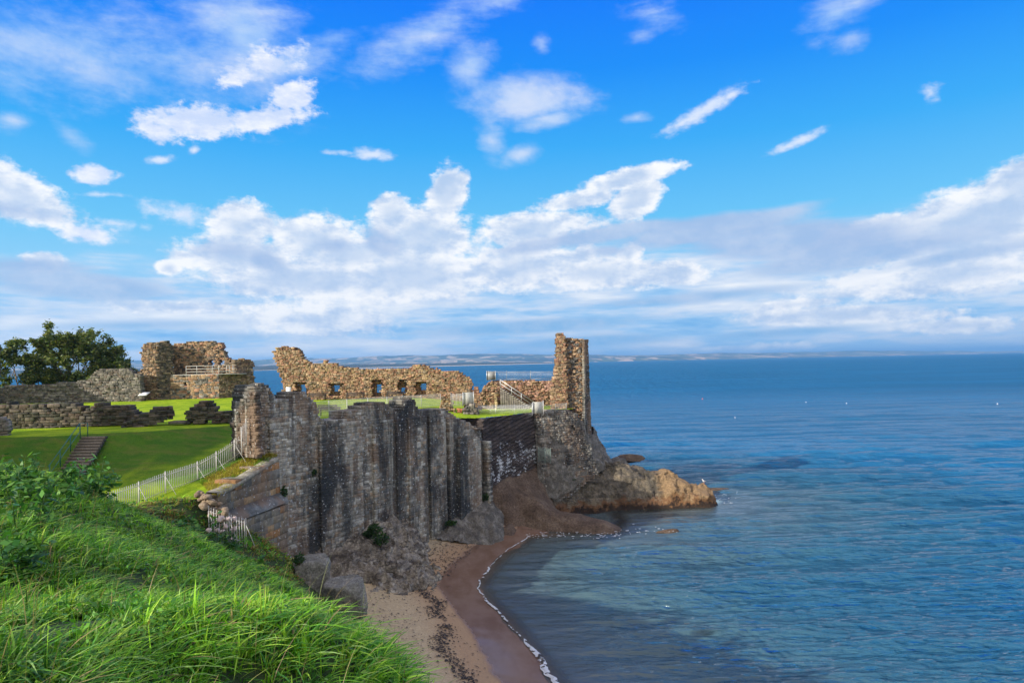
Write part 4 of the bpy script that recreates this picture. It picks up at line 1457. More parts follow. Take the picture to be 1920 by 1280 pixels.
# headland
hp = []
for px, py, Y in [(1035, 925, 80), (1060, 905, 81.2), (1085, 890, 83), (1110, 876, 84.5), (1140, 862, 88), (1175, 872, 88), (1210, 882, 87.5), (1232, 884, 87), (1246, 877, 86.5), (1262, 886, 86), (1290, 899, 85.5), (1315, 906, 85.2), (1332, 911, 85),
                  (1110, 905, 82.5), (1160, 905, 83.6), (1210, 912, 83.6), (1260, 918, 83.3), (1300, 920, 83.6), (1330, 925, 83.8)]:
    hp.append(tuple(at(px, py, Y) - np.array((0, 0, .35))))
for px, py, Y in [(1030, 950, 78.2), (1060, 955, 79.6), (1100, 958, 81), (1150, 958, 82), (1200, 955, 82.3), (1250, 950, 82.6), (1300, 948, 82.7), (1338, 945, 82.6), (1345, 935, 85)]:
    p = at(px, py, Y)
    hp.append((p[0], p[1], -0.2))
    hp.append((p[0] + (.5 if px > 1330 else 0), p[1] - 1.6, -2.0))
hp += [(26.5, 84, -2), (25.6, 86.5, -1.5), (24, 88.5, -2), (19, 91, -1), (14, 93, -0.6), (18, 95, -3), (12, 97, -2), (8, 99, 1.0), (4, 97, 6), (4, 90, 8), (2, 84, 6.5), (3.5, 80.5, 3.5)]
hf = rbf(hp)
hx = np.arange(2.5, 30, 0.13)
hy = np.arange(76, 100, 0.13)
HX, HY = np.meshgrid(hx, hy)
HZ = np.clip(hf(HX, HY), -2.5, 6.2)
q = np.stack([HX.ravel(), HY.ravel(), HZ.ravel()], 1)
ab = np.clip((HZ.ravel() + 0.6) / 1.5, 0, 1)
q[:, 2] += ab * (0.80 * fbm(q * 0.50, 41, 6, 0.6, ridged=True) + 0.16 * fbm(q * 2.4, 42, 4) - .10)
lg = (q[:, 2] * 1.5 + q[:, 0] * 0.25 + 1.2 * vnoise(q * .6, 47)) % 1.0
q[:, 2] += ab * 0.34 * (np.where(lg < .75, -lg * .6, (lg - .75) * 1.8 - .45) + .2)
q[:, 1] -= ab * 0.5 * np.where(lg < .75, lg, 3 * (1 - lg)) * .8
q[:, 0] += ab * 0.75 * fbm(q * 0.9, 43, 5)
q[:, 1] += ab * 0.85 * fbm(q * 0.9, 44, 4)
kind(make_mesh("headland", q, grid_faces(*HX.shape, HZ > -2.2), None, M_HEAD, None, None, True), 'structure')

# brown shelf sloping from the cliff foot to the water
sp = []
for px, py, Y in [(898, 945, 72.4), (910, 920, 72.9), (940, 902, 75.6), (975, 889, 78.2), (1012, 869, 80.9), (1022, 900, 80.0), (1026, 930, 79.0), (940, 940, 73.6), (975, 930, 75.4), (1000, 950, 74.0), (1040, 955, 75.8), (930, 975, 71.6), (960, 978, 71.6), (1080, 962, 75.6), (1110, 972, 74.4)]:
    sp.append(tuple(at(px, py, Y)))
for px, py in [(930, 995), (985, 993), (1040, 996), (1100, 999), (1150, 999), (1162, 996)]:
    rx, rz = ray(px, py)
    Y = -CAM_H / rz
    sp.append((rx * Y, Y, 0.0))
    sp.append((rx * Y * 1.0 + (.4 if px > 1140 else 0), Y - 1.3, -1.6))
sp += [(12.6, 74.5, -1.2), (10.5, 76.3, -.5), (8.0, 78.0, -.1), (6.2, 79.4, -.4), (5.0, 80.6, 0.2), (-4.6, 70, 1.4), (-3.5, 69, 0.3), (5.4, 84, 3), (1.2, 84, 8)]
sf = rbf(sp)
xx = np.arange(-5.5, 14.5, 0.14)
yy = np.arange(67.5, 83.5, 0.14)
XX2, YY2 = np.meshgrid(xx, yy)
ZZ2 = np.clip(sf(XX2, YY2), -2.0, 7)
q = np.stack([XX2.ravel(), YY2.ravel(), ZZ2.ravel()], 1)
q[:, 2] += 0.16 * fbm(q * 0.8, 51, 5, 0.6, ridged=True)
q[:, 1] += 0.25 * fbm(q * 1.1, 52, 4)
mk = (ZZ2 > -1.9) & ((YY2 - 72.9) * 0.66 < (XX2 + 3.4) * 0.75 + 1.2)
kind(make_mesh("rock_shelf", q, grid_faces(*XX2.shape, mk), None, M_BROWN, None, None, True), 'structure')


# ------------------------------------------------------------------ boulders and outcrops
def rock_mesh(mb, c, r, seed, rz=0.0, n=56, flat=0.0, amp=0.28, freq=1.0, cut=5, boxy=False):
    """faceted boulder: a sphere clipped by random planes and roughened"""
    rg = RS(seed)
    th = np.linspace(0, 2 * pi, n, endpoint=False)
    ph = np.linspace(0.02, pi - 0.02, n // 2)
    PH, TH = np.meshgrid(ph, th, indexing='ij')
    D = np.stack([np.sin(PH) * np.cos(TH), np.sin(PH) * np.sin(TH), np.cos(PH)], -1).reshape(-1, 3)
    R = np.ones(len(D)) * (1.22 if cut else 1.0)
    for k in range(cut * 2 + 2 if cut else 0):
        nv_ = rg.normal(0, 1, 3)
        nv_ /= np.linalg.norm(nv_)
        dd_ = rg.uniform(0.66, 0.95)
        if boxy and k < 6:
            nv_ = np.eye(3)[k // 2] * (1 if k % 2 else -1) + rg.normal(0, .12, 3)
            nv_ /= np.linalg.norm(nv_)
            dd_ = rg.uniform(.78, .88)
        cs = D @ nv_
        R = np.where(cs > 0.05, np.minimum(R, dd_ / np.maximum(cs, .05)), R)
    P = D * R[:, None]
    P *= 1 + amp * (0.5 * fbm(P * 2.2 * freq + seed, seed, 5, 0.55, ridged=True) + .12 * fbm(P * 8 + seed, seed + 3, 3))[:, None]
    P *= np.array(r)
    M = np.array([[cos(rz), -sin(rz), 0], [sin(rz), cos(rz), 0], [0, 0, 1]])
    P = P @ M.T + np.array(c)
    nr, nc = n // 2, n
    i = np.arange(nr - 1)[:, None] * nc + np.arange(nc)[None]
    j = np.arange(nr - 1)[:, None] * nc + (np.arange(nc)[None] + 1) % nc
    F = np.stack([i, i + nc, j + nc, j], -1).reshape(-1, 4)
    mb.add(P, F)


def boulder(px, py, Y, r, seed, label, rz=0.0, mat=M_BOUL, group=None):
    mb_ = MB()
    rock_mesh(mb_, at(px, py, Y), r, seed, rz, n=90, amp=.16, boxy=True, cut=3)
    return tag(mb_.build("boulder", mat, None, True), label, "boulder", group)


boulder(586, 1080, 44.0, (1.15, 1.3, 1.35), 3, "upright grey boulder at the foot of the sea wall, above its larger neighbour", .3)
boulder(645, 1122, 42.0, (1.35, 1.2, 1.35), 9, "big square pale boulder half hidden by the grassy bank", .1)


def outcrop(name, pts, box, amp, seed, mat, label, cat, clip=-9.0, floor=None, res=.11):
    f = rbf(pts)
    X_, Y_ = np.meshgrid(np.arange(box[0], box[1], res), np.arange(box[2], box[3], res))
    Zr = f(X_, Y_)
    q_ = np.stack([X_.ravel(), Y_.ravel(), Zr.ravel()], 1)
    q_[:, 2] += amp * fbm(q_ * 0.7, seed, 5, .55, ridged=True) + amp * .5 * fbm(q_ * 1.9, seed + 4, 4, .55, ridged=True)
    q_[:, 0] += amp * .6 * fbm(q_ * 1.1, seed + 1, 4)
    q_[:, 1] += amp * .6 * fbm(q_ * 1.1, seed + 2, 4)
    mk_ = (q_[:, 2].reshape(X_.shape) > beach_z(X_, Y_) - 0.25)
    return tag(make_mesh(name, q_, grid_faces(*X_.shape, mk_), None, mat, None, None, True), label, cat)


op = [tuple(at(*v) - np.array((0, 0, .75))) for v in [(615, 1058, 53), (640, 1040, 54.2), (680, 1020, 55.8), (720, 1000, 58), (745, 985, 60.5), (770, 1000, 61), (775, 1030, 58.5), (778, 1055, 55.5), (760, 1050, 55.5), (715, 1040, 55.2), (680, 1055, 53.4), (650, 1070, 52.2), (640, 1060, 52.8), (745, 1015, 58.0), (700, 1062, 53)]]
for px, py in [(620, 1082), (660, 1088), (700, 1094), (740, 1090), (768, 1078), (786, 1050), (792, 1015), (800, 1000)]:
    rx, rz = ray(px, py)
    Y = -(CAM_H - 1.6) / rz
    op.append((rx * Y, Y, 0.9))
op += [(-17, 52, 1.5), (-15, 49.5, .8), (-9, 66, 2.4), (-10.5, 63, 3.7), (-13.5, 58.4, 3.6), (-16, 54.5, 2.6)]
outcrop("rock_outcrop", op, (-17.0, -5.5, 48, 66), .95, 81, M_OUT, "jagged grey rock outcrop at the foot of the sea wall above the sand", "rock outcrop")
op = [tuple(at(*v)) for v in [(845, 985, 67.5), (855, 968, 69), (875, 950, 70.6), (900, 938, 72), (915, 940, 72), (920, 960, 70.6), (925, 985, 68.6), (890, 965, 69.8), (895, 985, 68)]]
op += [(-6.3, 66, 1.2), (-4, 66.8, .8), (-2.0, 67.6, .5), (-1.6, 69.5, .4), (-7.5, 67.5, 2.0), (-4.8, 73.5, 4.2), (-1.8, 72.5, 2.0)]
outcrop("ivy_rock", op, (-7.6, -1.2, 65.5, 73.5), .45, 91, M_TFOOT, "dark rock hump with ivy on top at the far end of the sand", "rock outcrop")
mb = MB()
rock_mesh(mb, at(1172, 861, 93), (2.3, 1.3, .55), 21, 0.1, flat=.5)
tag(mb.build("boulder", M_BROWN, None, True), "flat dark slab of rock behind the tower foot above the open sea", "boulder")
mb = MB()
rock_mesh(mb, at(1160, 872, 90.5), (1.2, 1.2, .9), 22, 0.4)
tag(mb.build("boulder", M_TFOOT, None, True), "grey lump beside the tower's flared foot", "boulder")
rx, rz = ray(1255, 996)
Y = -CAM_H / rz
mb = MB()
rock_mesh(mb, (rx * Y, Y, -.05), (1.1, .5, .28), 23, 0.1)
tag(mb.build("skerry", M_BROWN, None, True), "thin dark rock just breaking the water off the brown shelf", "skerry")
rx, rz = ray(1350, 917)
Y = -CAM_H / rz
mb = MB()
rock_mesh(mb, (rx * Y - .6, Y, -.05), (1.5, .6, .35), 24, 0.0)
tag(mb.build("skerry", M_BROWN, None, True), "dark low rock in the water off the tip of the headland", "skerry")

# ------------------------------------------------------------------ surf, weed on the sand
rng = RS(23)
bl = beach_line[(beach_line[:, 1] > 20)]
ys = np.linspace(22, 72.05, 900)
cx = shore_x(ys)
V, F4 = [], []
wl = 0.10 + 0.42 * np.clip(fbm(np.stack([ys * .22, 0 * ys, 0 * ys], 1), 3, 4) + .22, 0, 1)
wl = wl * np.interp(ys, [20, 44, 50, 54, 60, 72], [1.6, 1.1, .8, .35, .45, .45])
nz1 = 0.22 * fbm(np.stack([ys * 1.4, 0 * ys, 0 * ys], 1), 8, 4)
off_l = cx + nz1
cols_ = 14
lay = []
for k in range(cols_):
    f_ = k / (cols_ - 1)
    x_ = off_l + f_ * wl + 0.05 * fbm(np.stack([ys * 5, f_ * 9 + 0 * ys, 0 * ys], 1), 9, 3)
    z_ = np.maximum(0.03, beach_z(x_, ys) + .03) + 0.10 * np.sin(f_ * pi) * np.clip(wl * 2, 0, 1) * (0.6 + 0.8 * vnoise(np.stack([x_ * 6, ys * 6, 0 * ys], 1), 4)) + 0.05
    lay.append(np.stack([x_, ys, z_], 1))
V = np.stack(lay, 1).reshape(-1, 3)
nzf = vnoise(V * np.array((3.5, 3.5, 0)) + 3, 9) * .6 + vnoise(V * np.array((9, 9, 0)), 12) * .4
keep = (nzf > 0.40).reshape(len(ys), cols_)
m, t, b, pos = new_mat("sea foam")
b.inputs['Base Color'].default_value = (0.62, 0.64, 0.66, 1)
b.inputs['Roughness'].default_value = 0.8
bump(t, b, t.noise(pos, 16, 4, .7), .8, .05)
M_FOAM = m
fo = kind(make_mesh("surf", V, grid_faces(len(ys), cols_, keep), None, M_FOAM, None, None, True), 'stuff', "thin white surf line along the edge of the wet sand")
# small foam at the shelf and lacy second line
V, Fq = [], []
mb = MB()
for k in range(150):
    r_ = rng.random()
    if r_ < .55:
        u_ = rng.random()
        px_, py_ = 985 + 180 * u_, 1003 + 3 * rng.normal()
    elif r_ < .8:
        px_, py_ = 1150 + 120 * rng.random(), 996 + 3.5 * rng.normal()
    else:
        px_, py_ = 1310 + 75 * rng.random() ** 1.5, 945 - 25 * rng.random()
    rx, rz = ray(px_, py_)
    Y = -(CAM_H - .1) / rz
    s_ = .03 + .07 * rng.random() ** 2
    a_ = rng.random() * 6.28
    n_ = 6
    tt_ = a_ + np.arange(n_) * 2 * pi / n_
    rr_ = s_ * (0.6 + .6 * rng.random(n_))
    P = np.stack([rx * Y + rr_ * np.cos(tt_) * 2.2, Y + rr_ * np.sin(tt_), np.full(n_, .11 + .05 * rng.random())], 1)
    mb.add(np.vstack([P, [P.mean(0) + (0, 0, .03)]]), None, [(n_, i_, (i_ + 1) % n_) for i_ in range(n_)])
kind(mb.build("foam_flecks", M_FOAM, None), 'stuff', "flecks of foam off the shelf and the headland")

mb = MB()
for k in range(6000):
    Y = rng.uniform(22, 68)
    r_ = rng.random()
    if r_ < .42:
        up_ = 5.0 + rng.normal(0, .38) + .5 * sin(Y * .35) + .3 * sin(Y * 1.1)      # the tide wrack
        if Y > 56:
            up_ = rng.uniform(2.6, 6.5)
    else:
        up_ = rng.uniform(5, 15) if rng.random() < .9 else rng.uniform(3.4, 5)
    x_ = shore_x(Y) - up_
    if fbm(np.array([(x_ * .7, Y * .7, 0)]), 4, 3)[0] < (-.45 if r_ < .42 else -.30):
        continue
    s_ = rng.uniform(.02, .065) * (1.1 if r_ < .42 else .8)
    a_ = rng.normal(0.2, .7)
    n_ = 5
    tt_ = np.arange(n_) * 2 * pi / n_ + rng.random()
    rr_ = s_ * (.5 + .8 * rng.random(n_))
    lx_, ly_ = rr_ * np.cos(tt_) * 1.9, rr_ * np.sin(tt_)
    zb = float(beach_z(np.array(x_), np.array(Y)))
    P = np.stack([x_ + lx_ * cos(a_) - ly_ * sin(a_), Y + lx_ * sin(a_) + ly_ * cos(a_), zb + .075 + 0 * lx_ - .16 * (lx_ * cos(a_))], 1)
    mb.add(np.vstack([P, [P.mean(0) + (0, 0, s_ * .5)]]), None, [(n_, i_, (i_ + 1) % n_) for i_ in range(n_)])
m = mat_plain("dry seaweed", (0.020, 0.013, 0.009), .8)
kind(mb.build("seaweed", m, None), 'stuff', "dark seaweed wrack strewn along the dry sand")


# ------------------------------------------------------------------ grass of the bank
def mat_leaf(name, rough=0.55, trans=0.35, tint=(1, 1, 1)):
    m, t, b, pos = new_mat(name)
    a_ = t.new('ShaderNodeAttribute', attribute_name='col')
    t.l.new(a_.outputs['Color'], b.inputs['Base Color'])
    b.inputs['Roughness'].default_value = rough
    b.inputs['Specular IOR Level'].default_value = 0.35
    tl = t.new('ShaderNodeBsdfTranslucent')
    t.l.new(t.mix(1.0, a_.outputs['Color'], (1.25, 1.35, 0.55), 'MULTIPLY'), tl.inputs[0])
    ms_ = t.new('ShaderNodeMixShader')
    ms_.inputs[0].default_value = trans
    t.l.new(b.outputs[0], ms_.inputs[1])
    t.l.new(tl.outputs[0], ms_.inputs[2])
    t.l.new(ms_.outputs[0], m.node_tree.nodes['Material Output'].inputs[0])
    return m


M_GRASS = mat_leaf("grass blades")
M_LEAF = mat_leaf("leaves", 0.5, 0.3)


def blades(name, X, Y, Zr, L, wid, head, bend, col, mat, parent=None, seg=4, lean=0.0):
    """ribbon grass blades, bent along a heading"""
    n = len(X)
    tt = np.linspace(0, 1, seg + 1)
    hx_, hy_ = np.cos(head), np.sin(head)
    px_, py_ = -hy_, hx_
    V = np.empty((n, seg + 1, 2, 3), np.float32)
    for k, t_ in enumerate(tt):
        f = bend * t_ ** 1.7 + lean * t_
        u = t_ - 0.42 * np.maximum(bend, 0) * t_ ** 2.4
        cx_, cy_, cz_ = X + hx_ * L * f, Y + hy_ * L * f, Zr + L * u
        w_ = wid * (1 - t_ ** 2.2 * 0.92) * 0.5
        V[:, k, 0] = np.stack([cx_ - px_ * w_, cy_ - py_ * w_, cz_], 1)
        V[:, k, 1] = np.stack([cx_ + px_ * w_, cy_ + py_ * w_, cz_ + w_ * 0.4], 1)
    base = (np.arange(n) * (seg + 1) * 2)[:, None, None]
    f = np.array([(2 * k, 2 * k + 1, 2 * k + 3, 2 * k + 2) for k in range(seg)])[None]
    F = (base + f).reshape(-1, 4)
    C = np.repeat(col, (seg + 1) * 2, 0).reshape(n, seg + 1, 2, 3).copy()
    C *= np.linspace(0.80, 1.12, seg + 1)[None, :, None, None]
    return make_mesh(name, V.reshape(-1, 3), F, None, mat, parent, C.reshape(-1, 3))


def bank_roots(n, rg, y0=2.6, y1=46.0, pw=0.45):
    q = rg.random(n)
    e = 1 - pw
    Y = (y0 ** e + (y1 ** e - y0 ** e) * q) ** (1 / e)
    xe = np.interp(Y, [-8, 4, 8, 17, 30, 40, 48], [7, 1.6, 0.3, -2.9, -8.4, -12.8, -14])
    X = -0.88 * Y - 3.0 + rg.random(n) * (xe + 0.88 * Y + 3.0)
    return X, Y, bank_f(X, Y)


# tufts: blades springing outward from common roots
rng = RS(101)
TX, TY, TZ = bank_roots(22000, rng, 2.4, 46.0, 0.66)
q3 = np.stack([TX, TY, 0 * TX], 1)
cl = fbm(q3 * 1.1, 5, 3)
cl2 = fbm(q3 * 0.35, 6, 3)
keep = (cl > -0.40) & (TZ > 2.2)
TX, TY, TZ, cl, cl2, q3 = TX[keep], TY[keep], TZ[keep], cl[keep], cl2[keep], q3[keep]
nt = len(TX)
per = 8
idx = np.repeat(np.arange(nt), per)
n = len(idx)
dist_f = np.interp(TY, [3, 8, 20, 46], [1.0, 1.15, 1.7, 2.3])
tl = (0.20 + 0.25 * rng.random(nt)) * (1 + 0.55 * cl) * np.interp(TY, [3, 10, 20, 46], [.80, .95, .95, .85])
tw = (0.012 + 0.016 * rng.random(nt) ** 1.6) * np.interp(TY, [3, 8, 20, 46], [0.9, 1.15, 1.9, 3.0])
wind = -0.25 + 1.3 * fbm(q3 * 0.5, 9, 3)
a_ = rng.random(n) * 2 * pi
rr = 0.05 * dist_f[idx] * np.sqrt(rng.random(n))
X = TX[idx] + rr * np.cos(a_)
Y = TY[idx] + rr * np.sin(a_)
Zr = bank_f(X, Y)
hx_ = np.cos(a_) * .75 + np.cos(wind[idx]) * .65 + rng.normal(0, .3, n)
hy_ = np.sin(a_) * .75 + np.sin(wind[idx]) * .65 + rng.normal(0, .3, n)
head = np.arctan2(hy_, hx_)
L = tl[idx] * (0.55 + 0.75 * rng.random(n))
wid = tw[idx] * (0.7 + .6 * rng.random(n))
bend = np.clip(rng.normal(0.85, 0.40, n), 0.05, 1.7)
pal = np.array([(0.080, 0.25, 0.012), (0.13, 0.35, 0.018), (0.20, 0.44, 0.028), (0.045, 0.17, 0.018), (0.32, 0.54, 0.060), (0.08, 0.27, 0.045)])
tcol = pal[rng.integers(0, len(pal), nt)] * np.array((1.22, 1.10, 1.0)) * (0.65 + 0.6 * rng.random((nt, 1))) * (1 + 0.5 * cl2[:, None])
col = tcol[idx] * (0.7 + 0.6 * rng.random((n, 1)))
pale = rng.random(n) < .08
col[pale] = np.array((0.36, 0.55, 0.16)) * (0.7 + .5 * rng.random((pale.sum(), 1)))
straw = rng.random(n) < (0.03 + 0.05 * np.clip(cl2[idx], 0, 1))
col[straw] = np.array((0.40, 0.30, 0.13)) * (0.6 + 0.6 * rng.random((straw.sum(), 1)))
dry = (Y > 38.0) & (rng.random(n) < 0.55)
col[dry] = np.array([(0.32, 0.25, 0.08), (0.26, 0.28, 0.06), (0.34, 0.17, 0.07)])[rng.integers(0, 3, dry.sum())] * (0.6 + 0.7 * rng.random((dry.sum(), 1)))
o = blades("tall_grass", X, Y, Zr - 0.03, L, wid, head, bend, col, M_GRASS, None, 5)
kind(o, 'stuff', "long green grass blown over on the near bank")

# seed stalks standing above the grass
rng = RS(102)
X, Y, Zr = bank_roots(900, rng, 3.2, 40)
n = len(X)
o = blades("seed_stalks", X, Y, Zr, 0.62 + 0.42 * rng.random(n), (0.004 + 0.004 * rng.random(n)) * np.interp(Y, [3, 10, 46], [1, 1.4, 3.6]), -0.2 + rng.normal(0, .8, n), np.clip(rng.normal(.42, .2, n), .05, 1),
           np.array([(0.36, 0.28, 0.13), (0.30, 0.20, 0.13), (0.22, 0.24, 0.09)])[rng.integers(0, 3, n)] * (0.7 + .5 * rng.random((n, 1))), M_GRASS, None, 6)
kind(o, 'stuff', "thin straw coloured seed stalks in the long grass")


def leaf_cloud(P, size, nrm_rand, rg, pal_, up=0.4):
    """small pointed leaves around points: returns V, F3, col"""
    n_ = len(P)
    a_ = rg.normal(0, 1, (n_, 3))
    a_[:, 2] *= .6
    a_ /= np.linalg.norm(a_, axis=1, keepdims=True)
    nr_ = rg.normal(0, nrm_rand, (n_, 3)) + np.array((0, 0, up + .5))
    b__ = np.cross(a_, nr_)
    b__ /= np.linalg.norm(b__, axis=1, keepdims=True) + 1e-9
    s_ = size * (0.6 + .8 * rg.random((n_, 1)))
    V = np.stack([P - a_ * s_, P + b__ * s_ * .48, P + a_ * s_, P - b__ * s_ * .48], 1).reshape(-1, 3)
    F = np.arange(n_ * 4).reshape(-1, 4)
    c_ = np.array(pal_)[rg.integers(0, len(pal_), n_)] * (0.7 + .6 * rg.random((n_, 1)))
    return V, F, np.repeat(c_, 4, 0)


# leafy undergrowth between the tufts
rng = RS(105)
X, Y, Zr = bank_roots(26000, rng, 2.6, 46.0, 0.55)
q3 = np.stack([X, Y, 0 * X], 1)
un = fbm(q3 * 0.8, 25, 3)
k_ = un > -0.02
X, Y, Zr = X[k_], Y[k_], Zr[k_]
sc_l = np.interp(Y, [3, 10, 46], [.030, .042, .11])
P_ = np.stack([X, Y, Zr + np.interp(Y, [3, 46], [.10, .15]) + .22 * rng.random(len(X))], 1)
V, F, C = leaf_cloud(P_, sc_l[:, None], .8, rng, [(0.07, 0.22, 0.020), (0.12, 0.31, 0.03), (0.05, 0.16, 0.03), (0.20, 0.34, 0.05)])
o = make_mesh("undergrowth", V, F, None, M_LEAF, None, C)
kind(o, 'stuff', "small leafy undergrowth among the tufts of the near bank")

# broad-leaved weeds among the grass (each plant its own thing)
PAL_WEED = [(0.05, 0.16, 0.025), (0.08, 0.22, 0.03), (0.035, 0.12, 0.03), (0.13, 0.27, 0.04)]


def weed(px, py, Y, h, nst, seed, label, spread=.25, leaf=.075, nl=26, pal_=PAL_WEED, group="leafy weeds on the bank"):
    rg = RS(seed)
    p = at(px, py, Y)
    z0 = float(bank_f(np.array(p[0]), np.array(p[1])))
    t_ = thing("weed_plant", label, "weed", (p[0], p[1], z0), group)
    st, lf = MB(), []
    for k in range(nst):
        b0 = np.array((p[0], p[1], z0)) + np.append(rg.normal(0, spread * .5, 2), -.05)
        st.tube((p[0], p[1], z0 - .1), b0, .008, n=4, col=(0.06, 0.13, 0.03))
        tip = b0 + np.array((rg.normal(.08, spread), rg.normal(0, spread), h * rg.uniform(.6, 1.1)))
        mid = (b0 + tip) / 2 + np.append(rg.normal(0, .04, 2), .05)
        st.path([b0, mid, tip], .006 + .0003 * Y, 4, (0.06, 0.13, 0.03))
        q = rg.random(nl) ** .7
        P_ = np.where(q[:, None] < .5, b0 + (mid - b0) * q[:, None] * 2, mid + (tip - mid) * (q[:, None] * 2 - 1)) + rg.normal(0, leaf * .9, (nl, 3))
        lf.append(P_)
    st.build("stem", M_LEAF, t_)
    V, F, C = leaf_cloud(np.vstack(lf), leaf, .5, rg, pal_)
    make_mesh("foliage", V - np.array(t_.location), F, None, M_LEAF, t_, C)
    return t_


weeds = [
    (15, 880, 21, .95, 9, "leafy green weed clump at the left edge below the pale wall end", .5),
    (45, 862, 23, 1.0, 8, "tallest leafy weed before the dark low wall, left of the stair rail", .45),
    (78, 900, 22, .9, 9, "dense dark weed clump directly below the green handrail", .5),
    (112, 872, 26, .85, 7, "weed with loose sprays of leaves in front of the stair rail foot", .4),
    (160, 885, 28, 1.0, 6, "yellow green weed growing up across the timber steps", .35),
    (185, 905, 29, .9, 6, "thin upright weed right of the timber steps", .3),
    (60, 955, 17, .8, 8, "broad weed clump in the long grass near the left edge", .45),
    (20, 985, 13, .6, 7, "low dark leafed weed close to the left edge of the picture", .35),
    (415, 1000, 33, .8, 9, "dark weed around the thistles by the lower fence", .45),
    (470, 1048, 38, .5, 6, "small bushy weed on the bank right of the lower fence", .4),
    (560, 1095, 26, .5, 8, "bright leafy weed on the bank edge above the boulders", .4),
    (655, 1160, 17, .5, 8, "bushy weed at the bank edge over the pale boulder", .35),
    (348, 950, 38.5, .7, 8, "weed at the left end of the ashlar wall, below the rubble", .6),
    (378, 962, 38.0, .6, 8, "reddish weed tuft between the rubble and the lower fence", .5),
    (720, 1195, 13.5, .5, 8, "bushy weed at the bank edge over the open sand", .3)]
for i, (px, py, Y, h, ns, lab, spd) in enumerate(weeds):
    weed(px, py + 20, Y, h * 1.45, ns, 200 + i, lab, spd, leaf=.065 + .0030 * Y)

# thistles with pale downy heads
M_DOWN = mat_plain("thistle down", (0.50, 0.40, 0.38), 1.0, 0, .2, 30)


def thistle(px, py, Y, h, heads, seed, label):
    rg = RS(seed)
    p = at(px, py, Y)
    z0 = float(bank_f(np.array(p[0]), np.array(p[1])))
    t_ = thing("thistle", label, "thistle", (p[0], p[1], z0), "thistles by the lower fence")
    st, P_ = MB(), []
    for k in range(heads):
        tip = np.array((p[0] + rg.normal(0, .28), p[1] + rg.normal(0, .2), p[2] + rg.normal(0, .22)))
        b0 = np.array((p[0] + rg.normal(0, .06), p[1], z0 - .05))
        st.path([b0, (b0 + tip) / 2 + np.append(rg.normal(0, .06, 2), 0), tip], .014, 4, (0.07, 0.11, 0.05))
        hd = MB()
        rock_mesh(hd, tip, (.115, .115, .10), seed + k, n=16, amp=.9, freq=2.5)
        hd.build("flower_head", M_DOWN, t_, True)
        q = rg.random((14, 1))
        P_.append(b0 + (tip - b0) * q * .8 + rg.normal(0, .10, (14, 3)))
    st.build("stem", M_LEAF, t_)
    V, F, C = leaf_cloud(np.vstack(P_), .13, .6, rg, [(0.07, 0.13, 0.06), (0.05, 0.10, 0.04)])
    make_mesh("foliage", V - np.array(t_.location), F, None, M_LEAF, t_, C)


thistle(424, 968, 33, 1, 4, 301, "highest thistle with pale downy heads left of the lower fence")
thistle(434, 990, 33.5, 1, 4, 302, "thistle with downy heads overlapping the left end of the lower fence")
thistle(402, 985, 31, 1, 3, 303, "thistle with brownish heads in the grass left of the other two")

# rough grass on the slope between the long fence and the ashlar wall
rng = RS(103)
pol = [at(*v)[:2] for v in [(375, 912, 46.0), (440, 868, 48.6), (458, 850, 49.4), (468, 838, 50.5), (508, 862, 50.2), (520, 858, 49.9), (470, 893, 46.6), (410, 926, 42.8), (395, 930, 43.2)]]
pa = np.array(pol)
Xr = rng.uniform(pa[:, 0].min(), pa[:, 0].max(), 60000)
Yr = rng.uniform(pa[:, 1].min(), pa[:, 1].max(), 60000)
k_ = in_poly(Xr, Yr, [tuple(p) for p in pol])
Xr, Yr = Xr[k_][:9000], Yr[k_][:9000]
n = len(Xr)
cc = fbm(np.stack([Xr * .9, Yr * .9, 0 * Xr], 1), 15, 3)
col = np.where((cc > -.02)[:, None], np.array((0.40, 0.36, 0.06)), np.array((0.22, 0.36, 0.04))) * (0.6 + .7 * rng.random((n, 1)))
rd = rng.random(n) < .10
col[rd] = (0.30, 0.14, 0.06)
o = blades("rough_grass", Xr, Yr, lawn_z(Xr, Yr) - .02, .16 + .22 * rng.random(n), .03 + .02 * rng.random(n), rng.normal(-.4, 1.2, n), np.clip(rng.normal(.6, .3, n), .1, 1.2), col, M_GRASS, None, 3)
kind(o, 'stuff', "rough yellowing grass on the slope outside the long fence")

# loose stones and dry plants where the slope breaks off
mb = MB()
rng = RS(104)
for k in range(34):
    px, py = rng.uniform(368, 432), 0
    py = np.interp(px, [368, 400, 432], [930, 945, 975]) + rng.normal(0, 12)
    p = at(px, py, rng.uniform(41.0, 42.6))
    s_ = rng.uniform(.12, .34)
    rock_mesh(mb, p, (s_, s_ * .9, s_ * .7), 400 + k, rng.random() * 3, n=12)
tag(mb.build("rubble_heap", mat_rock("broken stone", [(0.16, 0.11, 0.07), (0.32, 0.24, 0.16), (0.46, 0.38, 0.27)], scale=2)), "heap of broken sunlit stone at the left end of the ashlar wall", "rubble")


